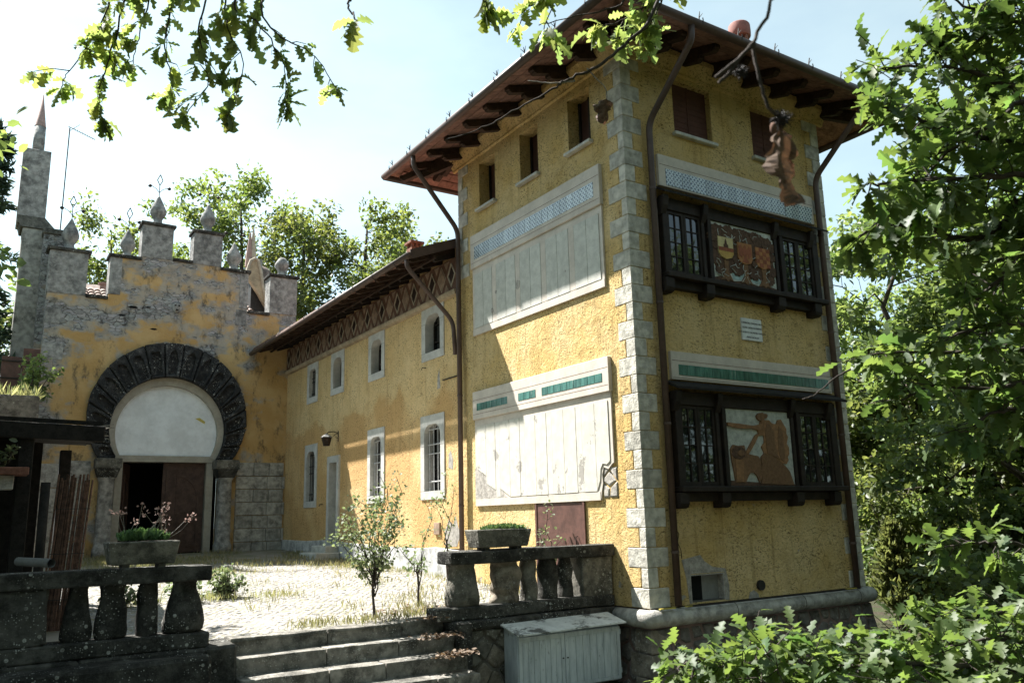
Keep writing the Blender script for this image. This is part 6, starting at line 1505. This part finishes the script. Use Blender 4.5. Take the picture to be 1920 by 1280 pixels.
# dead leaves on the steps
r = Rnd(57); P = []; 
for (x, y, z, n, sp_) in ((-3.35, 0.52, -.15, 150, .16), (-3.25, 0.15, -.35, 220, .18), (-3.3, 0.9, 0.05, 60, .14), (-2.9, 2.0, .05, 120, .5)):
    for _ in range(n):
        P.append((min(x+r.normal(0, sp_), SX1-.02) if y < 1 else x+r.normal(0, sp_), np.clip(y+r.normal(0, .07 if y < 1 else .35), y-.14, y+1), z+0.012+abs(r.normal(0, .02))))
P = np.array(P); n = len(P)
o = link('leaf_litter', leaf_mesh('leaf_litter', six_leaf(.3), P, np.column_stack([r.normal(0, 1, n), r.normal(0, 1, n), r.normal(0, .2, n)]), np.column_stack([r.normal(0, .4, n), r.normal(0, .4, n), np.ones(n)]), r.uniform(.04, .09, n), 'litter_leaf', r.rand(n)), None); tag(o, 'brown fallen leaves heaped in the right corner of the steps', 'leaves', None, 'stuff')

# ------------------------------------------------------------------ foreground oaks
TPL = [leaf_template(4, 0.60, 0.33, 0.25, 0.25), leaf_template(3, 0.58, 0.34, 0.10, 0.12), leaf_template(4, 0.55, 0.30, 0.50, 0.45), leaf_template(4, 0.62, 0.34, -0.15, 0.05)]
def leaf_objs(k, mat):
    V, Fs = TPL[k]; out = []
    for tint in (0.15, 0.5, 0.9):
        me = bpy.data.meshes.new('leaf'); me.from_pydata([tuple(v) for v in V], [], Fs)
        a = me.attributes.new('tint', 'FLOAT', 'FACE'); a.data.foreach_set('value', [tint]*len(Fs)); me.materials.append(M[mat]); out.append(me)
    return out
LM = {m_: [leaf_objs(k, m_) for k in range(4)] for m_ in ('oak_leaf', 'oak_leaf_pale')}
def pix(p):
    d = np.array(p)-CAM; z = d@FF
    return 960+FPX*(d@RR)/z, 640-FPX*(d@UU)/z, z
def oak(name, label, base, limbs, seed, size=0.115, dens=1.0, mat='oak_leaf', r_def=0.018):
    """an oak standing just outside the picture: trunk, limbs reaching in, twigs with rosettes of lobed leaves"""
    r = Rnd(seed); base = np.array(base, float); t = thing(name, label, 'tree', base)
    crotch = base+np.array((0, 0, 2.6)); up = base+np.array((0.2, -0.2, 6.5))
    mb = MB(); mb.tube(limb_path(base-np.array((0, 0, .3)), up, r, 8, .05), [0.26-0.018*i for i in range(9)], 12); mb.build('trunk', 'bark', t, smooth=True)
    L_pos, L_dir, L_up, L_sz = [], [], [], []
    for li, lb in enumerate(limbs):
        pts = [at(*p[:3]) for p in lb['pts']]
        first = pts[0]; hgt = np.clip(first[2]-1.0, base[2]+1.2, up[2]); st = base+np.array((0.2, -.2, 0))*(hgt-base[2])/6.5; st[2] = hgt
        path = [st]+pts if not lb.get('free') else pts
        # smooth by Catmull-Rom
        Q = [path[0]]+path+[path[-1]]; sm = []
        for i in range(1, len(Q)-2):
            for k in range(6):
                u = k/6; a, b, c, d = Q[i-1], Q[i], Q[i+1], Q[i+2]
                sm.append(0.5*((2*b)+(-a+c)*u+(2*a-5*b+4*c-d)*u*u+(-a+3*b-3*c+d)*u**3)+r.normal(0, min(0.006, lb.get('r', 0.018)*0.25), 3))
        sm.append(path[-1]); n = len(sm); r0 = lb.get('r', r_def)
        lm = MB().tube(sm, [max(0.0028, r0*(1-0.85*i/n)+(0.03*(1-i/8) if i < 8 and not lb.get('free') else 0)) for i in range(n)], 7); lo_ = lm.build('limb', lb.get('mat', 'twig'), t, smooth=True)
        tw = MB(); has = False
        seglen = [np.linalg.norm(sm[i+1]-sm[i]) for i in range(n-1)]
        acc = 0; startk = (6 if not lb.get('free') else 0)
        step = lb.get('step', 0.10)/dens
        for i in range(startk, n-1):
            acc += seglen[i]
            f = i/n
            if f < lb.get('from', 0.0) or lb.get('bare'): acc = 0; continue
            while acc > step:
                acc -= step; p = sm[i]; dr = unit(sm[i+1]-sm[i])
                d = unit(dr*0.7+r.normal(0, 0.75, 3)+np.array(lb.get('bias', (0, 0, -0.15)))); ln = lb.get('twig', 0.22)*(0.4+0.9*r.rand())
                e = p+d*ln; m_ = (p+e)/2+r.normal(0, .012, 3); tw.tube([p, m_, e], [0.0035, 0.0025, 0.0018], 4); has = True
                k = r.randint(4, 8)
                for q in range(k):
                    tt = 0.35+0.65*q/max(1, k-1); b = p+(e-p)*min(1, tt); dd = unit(d*0.6+r.normal(0, .75, 3)+np.array((0, 0, lb.get('droop', -0.25))))
                    L_pos.append(b); L_dir.append(dd); L_up.append(np.array((0, 0, 1.0))+r.normal(0, .45, 3)+0.25*SUNV); L_sz.append(size*lb.get('size', 1.0)*r.uniform(0.65, 1.2))
        # terminal rosette
        if not lb.get('bare'):
            for q in range(7):
                dd = unit(unit(sm[-1]-sm[-3])+r.normal(0, .7, 3)); L_pos.append(sm[-1]); L_dir.append(dd); L_up.append(np.array((0, 0, 1.0))+r.normal(0, .4, 3)); L_sz.append(size*lb.get('size', 1.0)*r.uniform(.7, 1.15))
        if has: tw.build('twig', 'twig', t)['kind'] = 'stuff'
    P = np.array(L_pos); D = np.array(L_dir); U = np.array(L_up); S = np.array(L_sz); n = len(P)
    # the 300 leaves that show largest are objects of their own
    mid = P+D*(S*0.5)[:, None]; q = np.array([pix(p) for p in mid]); vis = (q[:, 0] > -20) & (q[:, 0] < 1940) & (q[:, 1] > -20) & (q[:, 1] < 1300) & (q[:, 2] > 0.2)
    score = np.where(vis, S/np.maximum(q[:, 2], 0.1), 0); order = np.argsort(-score); own = order[:300]; rest = order[300:]
    d, s_, u = frames(D, U)
    for i in own:
        k = r.randint(0, 4); me = LM[mat][k][r.randint(0, 3)]
        m4 = Matrix(((d[i][0], s_[i][0], u[i][0]), (d[i][1], s_[i][1], u[i][1]), (d[i][2], s_[i][2], u[i][2])))
        o = bpy.data.objects.new('leaf', me); COL.objects.link(o); o.parent = t; o.location = Vector(P[i]-base); o.rotation_euler = m4.to_euler(); o.scale = (S[i],)*3
    if len(rest):
        gs = np.array_split(rest, 4); V = []
        meshes = [leaf_mesh('crown', TPL[k], P[g], D[g], U[g], S[g], mat, np.clip(r.normal(.5, .3, len(g)), 0, 1), base) for k, g in enumerate(gs) if len(g)]
        bm = bmesh.new()
        for me in meshes: bm.from_mesh(me)
        me = bpy.data.meshes.new('crown'); bm.to_mesh(me); bm.free(); me.materials.append(M[mat])
        o = link('crown', me, None, t); o['kind'] = 'stuff'
    print(name, 'leaves', n, 'visible', int(vis.sum()))
    return t
SUNV = np.array(SUN)
def Lb(*pts, **kw): return dict(pts=pts, **kw)
right = [
    Lb((2150, 350, 4.4), (1960, 250, 4.2), (1880, 130, 4.1), (1800, 70, 4.0), (1740, 60, 4.0), step=0.07),
    Lb((2150, 350, 4.4), (1960, 300, 4.2), (1860, 270, 4.1), (1760, 200, 4.0), (1690, 180, 4.0), step=0.07),
    Lb((2150, 420, 4.5), (1960, 380, 4.3), (1870, 400, 4.2), (1760, 380, 4.1), (1680, 390, 4.1), step=0.07),
    Lb((2150, 200, 4.5), (1960, 30, 4.3), (1900, -20, 4.2), (1830, -30, 4.2), step=0.08),
    Lb((2150, 480, 4.6), (1960, 470, 4.4), (1850, 490, 4.3), (1760, 470, 4.3), step=0.08),
    Lb((2150, 260, 4.3), (1920, 170, 4.0), (1790, 130, 3.9), (1690, 125, 3.8), (1650, 130, 3.8)),
    Lb((2150, 330, 4.2), (1940, 270, 3.8), (1800, 250, 3.6), (1700, 215, 3.5), (1665, 205, 3.4), (1640, 200, 3.4), twig=0.14),
    Lb((2150, 380, 4.0), (1950, 330, 3.5), (1820, 335, 3.4), (1720, 340, 3.3), (1660, 345, 3.2), (1625, 345, 3.2), twig=0.14),
    Lb((2150, 470, 4.2), (1930, 405, 3.9), (1830, 450, 3.8), (1730, 430, 3.7), (1650, 420, 3.6), (1610, 445, 3.6), r=0.028, twig=0.15),
    Lb((2100, 120, 4.3), (1930, 50, 4.1), (1830, 20, 4.0), (1770, -10, 4.0), twig=0.25),
    Lb((2100, -60, 4.3), (1930, -40, 4.1), (1850, 60, 4.0), (1790, 90, 4.0), twig=0.25),
    Lb((2150, 480, 4.1), (1930, 420, 3.8), (1890, 500, 3.7), (1830, 560, 3.6), (1800, 530, 3.6), r=0.02),
    Lb((2150, 400, 3.9), (1950, 200, 3.6), (1870, 230, 3.5), (1760, 300, 3.5), (1720, 390, 3.5)),
    Lb((2150, 500, 4.1), (1960, 480, 3.8), (1900, 380, 3.7), (1850, 290, 3.7)),
    Lb((2150, 300, 4.6), (1930, 120, 4.5), (1850, 180, 4.4), (1780, 210, 4.4)),
    Lb((2200, 640, 4.3), (1940, 650, 4.0), (1810, 660, 3.8), (1700, 660, 3.7), (1630, 665, 3.7), twig=0.17, step=0.09),
    Lb((2200, 650, 4.3), (1700, 640, 3.9), (1620, 680, 3.8), (1570, 705, 3.8), (1530, 738, 3.8), (1505, 748, 3.8), bare=True, r=0.009),
    Lb((2200, 700, 4.1), (1960, 620, 3.6), (1850, 610, 3.5), (1760, 640, 3.4), twig=0.16),
    Lb((2200, 800, 4.1), (1960, 720, 3.7), (1860, 730, 3.6), (1760, 720, 3.6), (1690, 750, 3.6), twig=0.18),
    Lb((2200, 820, 4.1), (1960, 780, 3.6), (1870, 770, 3.5), (1810, 810, 3.5), twig=0.15),
    Lb((2250, 1240, 4.5), (1930, 1195, 4.3), (1720, 1212, 4.2), (1520, 1222, 4.1), (1380, 1225, 4.0), (1295, 1240, 3.95), (1268, 1262, 3.9), r=0.022, twig=0.2, step=0.05),
    Lb((2250, 1340, 4.1), (1930, 1260, 3.9), (1720, 1245, 3.8), (1560, 1250, 3.8), (1430, 1240, 3.7), (1350, 1250, 3.7), twig=0.2, step=0.05),
    Lb((2250, 1140, 4.6), (1940, 1140, 4.5), (1830, 1155, 4.4), (1740, 1165, 4.3), (1660, 1180, 4.3), twig=0.18, step=0.06),
    Lb((2250, 1120, 4.3), (1950, 1030, 4.2), (1850, 1015, 4.1), (1770, 1025, 4.1), twig=0.14, step=0.10),
    Lb((2250, 1400, 3.9), (1940, 1310, 3.7), (1800, 1290, 3.6), (1650, 1295, 3.6), (1500, 1290, 3.6), (1380, 1285, 3.6), twig=0.2, step=0.06),
    Lb((2250, 1200, 4.2), (1950, 1200, 4.0), (1850, 1200, 3.9), (1760, 1215, 3.9), twig=0.2)]
tb = at(2700, 1000, 4.6); oak('foreground_oak', 'dark leafy oak reaching in from the right edge close to the camera', (tb[0], tb[1], gz(tb[0], tb[1])), right, 71, 0.112, 2.7)
left = [
    Lb((260, -300, 5.4), (225, -60, 5.1), (180, 60, 4.9), (130, 130, 4.9), (115, 165, 4.9), droop=-0.8, twig=0.16, bias=(0, 0, -.5), step=0.11),
    Lb((260, -300, 5.4), (230, 0, 5.0), (205, 110, 4.9), (185, 170, 4.8), (190, 225, 4.8), droop=-0.9, twig=0.12, bias=(0, 0, -.6), step=0.12),
    Lb((420, -250, 5.2), (390, -20, 4.9), (372, 60, 4.8), (390, 150, 4.8), (350, 215, 4.7), droop=-0.8, twig=0.13, bias=(0, 0, -.5), step=0.13),
    Lb((420, -250, 5.2), (330, -20, 5.0), (310, 80, 4.9), (320, 140, 4.9), (315, 180, 4.9), droop=-0.9, twig=0.13, bias=(0, 0, -.6), step=0.12),
    Lb((480, -220, 5.1), (440, 0, 4.9), (480, 40, 4.9), (510, 80, 4.8), (535, 130, 4.8), (540, 190, 4.8), droop=-0.9, twig=0.13, bias=(0, 0, -.6), step=0.13),
    Lb((480, -220, 5.1), (490, 10, 4.9), (530, 70, 4.8), (590, 105, 4.8), (630, 165, 4.8), droop=-0.9, twig=0.07, bias=(0, 0, -.6), step=0.22, size=0.85),
    Lb((420, -250, 5.2), (420, -20, 5.0), (430, 60, 4.9), (455, 120, 4.9), (430, 210, 4.8), droop=-0.9, twig=0.12, bias=(0, 0, -.5), step=0.17),
    Lb((260, -300, 5.4), (280, -30, 5.1), (260, 60, 5.0), (250, 120, 5.0), droop=-0.8, twig=0.14, bias=(0, 0, -.5), step=0.14),
    Lb((700, -260, 3.0), (660, -40, 2.7), (655, 10, 2.65), (668, 40, 2.6), droop=-1.2, twig=0.04, bias=(0, 0, -.8), step=0.16, size=0.8, **{'from': 0.7}),
    Lb((930, -260, 4.4), (910, -60, 4.2), (905, -10, 4.1), (915, 15, 4.1), droop=-1.2, twig=0.05, bias=(0, 0, -.8), step=0.10, **{'from': 0.6}),
    Lb((1120, -260, 4.8), (1070, -60, 4.5), (1030, -10, 4.4), (990, 15, 4.4), (960, 25, 4.4), twig=0.14, step=0.10, **{'from': 0.4}),
    Lb((1120, -260, 4.8), (1060, -60, 4.5), (1040, 0, 4.4), (1020, 55, 4.4), twig=0.10, step=0.11, droop=-.6, **{'from': 0.4}),
    Lb((1290, -260, 4.9), (1250, -30, 4.6), (1200, 20, 4.5), (1160, 40, 4.5), (1130, 50, 4.5), twig=0.13, step=0.085, droop=-.4, **{'from': 0.4}),
    Lb((1290, -260, 4.9), (1245, -20, 4.6), (1210, 50, 4.5), (1170, 75, 4.5), twig=0.11, step=0.09, droop=-.5, **{'from': 0.4}),
    Lb((1290, -260, 4.8), (1235, 0, 4.4), (1170, 85, 4.3), (1110, 130, 4.2), (1060, 152, 4.2), (1030, 170, 4.2), (960, 210, 4.2), (905, 240, 4.2), (835, 262, 4.2), bare=True, r=0.012),
    Lb((1110, -150, 4.5), (1170, -10, 4.4), (1130, 20, 4.4), (1080, 30, 4.4), (1010, 48, 4.4), bare=True, r=0.009),
    Lb((1078, 152, 4.2), (1030, 156, 4.2), (990, 152, 4.2), bare=True, r=0.006, free=True, mat='pale_twig'),
    Lb((1460, -200, 1.5), (1445, 0, 1.35), (1420, 60, 1.32), (1414, 95, 1.31), (1425, 150, 1.3), (1440, 200, 1.3), (1460, 218, 1.31), bare=True, r=0.0028),
    Lb((1414, 78, 1.31), (1385, 110, 1.3), (1342, 145, 1.3), bare=True, r=0.0014, free=True),
    Lb((1414, 85, 1.31), (1395, 100, 1.3), (1370, 135, 1.3), (1348, 155, 1.3), bare=True, r=0.0014, free=True),
    Lb((1100, 128, 4.2), (1120, 150, 4.2), (1135, 165, 4.2), (1138, 185, 4.2), bare=True, r=0.004, free=True, mat='pale_twig')]
tb = at(300, 1500, 3.0); tb = CAM+np.array((-3.2, 1.6, 0)); ok2 = oak('overhanging_oak', 'oak whose leafy boughs hang into the top of the view', (tb[0], tb[1], gz(tb[0], tb[1])), left, 72, 0.12, 1.35, 'oak_leaf_pale', 0.009)
# withered leaves and an acorn left hanging on the bare twigs
def hung(pts, label, wid, seed=0, twist=2.6, lobes=5):
    """a dry curled oak leaf: lobed blade following its rib through the given points, twisting as it goes"""
    r = Rnd(seed); P = [at(*p) for p in pts]; Q = [P[0]]+P+[P[-1]]; sm = []
    for i in range(1, len(Q)-2):
        for k in range(8):
            u = k/8; a, b, c, d = Q[i-1], Q[i], Q[i+1], Q[i+2]; sm.append(0.5*((2*b)+(-a+c)*u+(2*a-5*b+4*c-d)*u*u+(-a+3*b-3*c+d)*u**3))
    sm.append(P[-1]); n = len(sm); V = []; F = []; m_ = 7
    for i in range(n):
        t = i/(n-1); d = unit(sm[min(i+1, n-1)]-sm[max(i-1, 0)]); s0 = unit(np.cross(d, FF)); u0 = np.cross(s0, d); a = twist*(t-0.35)
        env = wid*math.sin(math.pi*min(1, 0.03+0.95*t**0.85))**0.7*(0.22 if t < 0.12 else 1.0)
        for j in range(m_):
            q = (j-3)/3; ph = 0.3+seed if q < 0 else 1.2+seed*1.7
            lob = 0.32+0.68*abs(math.sin(math.pi*lobes*0.5*t*(1.0 if q < 0 else 1.15)+ph))**0.7
            e = env*lob*(1+0.10*r.normal()) if abs(q) > 0.5 else env*0.6*(0.6+0.4*lob)
            th = (2.0+0.9*math.sin(4*t+seed+(2 if q < 0 else 0)))*q; y = e*math.sin(th*0.5)*1.1; z = e*(1-math.cos(th*0.8))*0.8+wid*0.16*math.sin(14*t+5*q+seed)*abs(q)
            V.append(sm[i]+y*(s0*math.cos(a)+u0*math.sin(a))+z*(-s0*math.sin(a)+u0*math.cos(a))+r.normal(0, wid*0.015, 3))
    for i in range(n-1):
        for j in range(m_-1): F.append((i*m_+j, i*m_+j+1, (i+1)*m_+j+1, (i+1)*m_+j))
    base = np.array(wloc(ok2)); me = bpy.data.meshes.new('withered_leaf'); me.from_pydata([tuple(p-base) for p in V], [], F)
    at_ = me.attributes.new('tint', 'FLOAT', 'FACE'); at_.data.foreach_set('value', [float(np.clip(0.5+0.3*r.normal(), 0, 1)) for _ in F]); me.materials.append(M['brown_leaf'])
    link('withered_leaf', me, None, ok2)['label'] = label
hung([(1464, 232, 1.31), (1462, 280, 1.30), (1468, 325, 1.29), (1495, 365, 1.28), (1508, 380, 1.27)], 'long brown withered oak leaf hanging from the bare twig', 0.034, 1, 1.5, 6)
hung([(1470, 245, 1.32), (1478, 290, 1.32), (1490, 330, 1.33)], 'smaller withered oak leaf curled behind the long one', 0.020, 2, 1.2, 4)
hung([(1137, 185, 4.2), (1135, 205, 4.2), (1130, 232, 4.2)], 'brown withered oak leaf in front of the tower corner', 0.055, 3, 0.6, 3)
hung([(1137, 187, 4.22), (1125, 200, 4.22), (1115, 208, 4.22)], 'small withered oak leaf beside the larger one', 0.035, 4, 0.5, 3)
def cup(px, py, dep, rad, label):
    c = at(px, py, dep); r = Rnd(4); mb = MB(); base = np.array(wloc(ok2))
    for i in range(150):
        d = unit(r.normal(0, 1, 3)); mb.tube([c+d*rad*0.45, c+d*rad*0.9+r.normal(0, rad*.08, 3), c+d*rad*1.1+r.normal(0, rad*.2, 3)], [rad*.09, rad*.05, rad*.015], 4)
    mb.lathe(c-np.array((0, 0, rad*.6)), [(rad*.3, 0), (rad*.6, rad*.3), (rad*.65, rad*.6), (rad*.45, rad*1.0), (rad*.1, rad*1.2)], 12)
    o = mb.build('acorn_cup', 'iron', ok2); o['label'] = label
    return c
c = cup(1466, 224, 1.31, 0.0135, 'shaggy dark acorn cup at the end of the twig'); cup(1390, 135, 1.31, 0.010, 'small shaggy acorn cup on a side twig')
q = at(1450, 238, 1.29); ac = MB().lathe(q-np.array((0, 0, .012)), [(.001, 0), (.004, .002), (.0055, .008), (.005, .014), (.003, .018)], 14).build('acorn', 'frieze_brown', ok2, smooth=True)
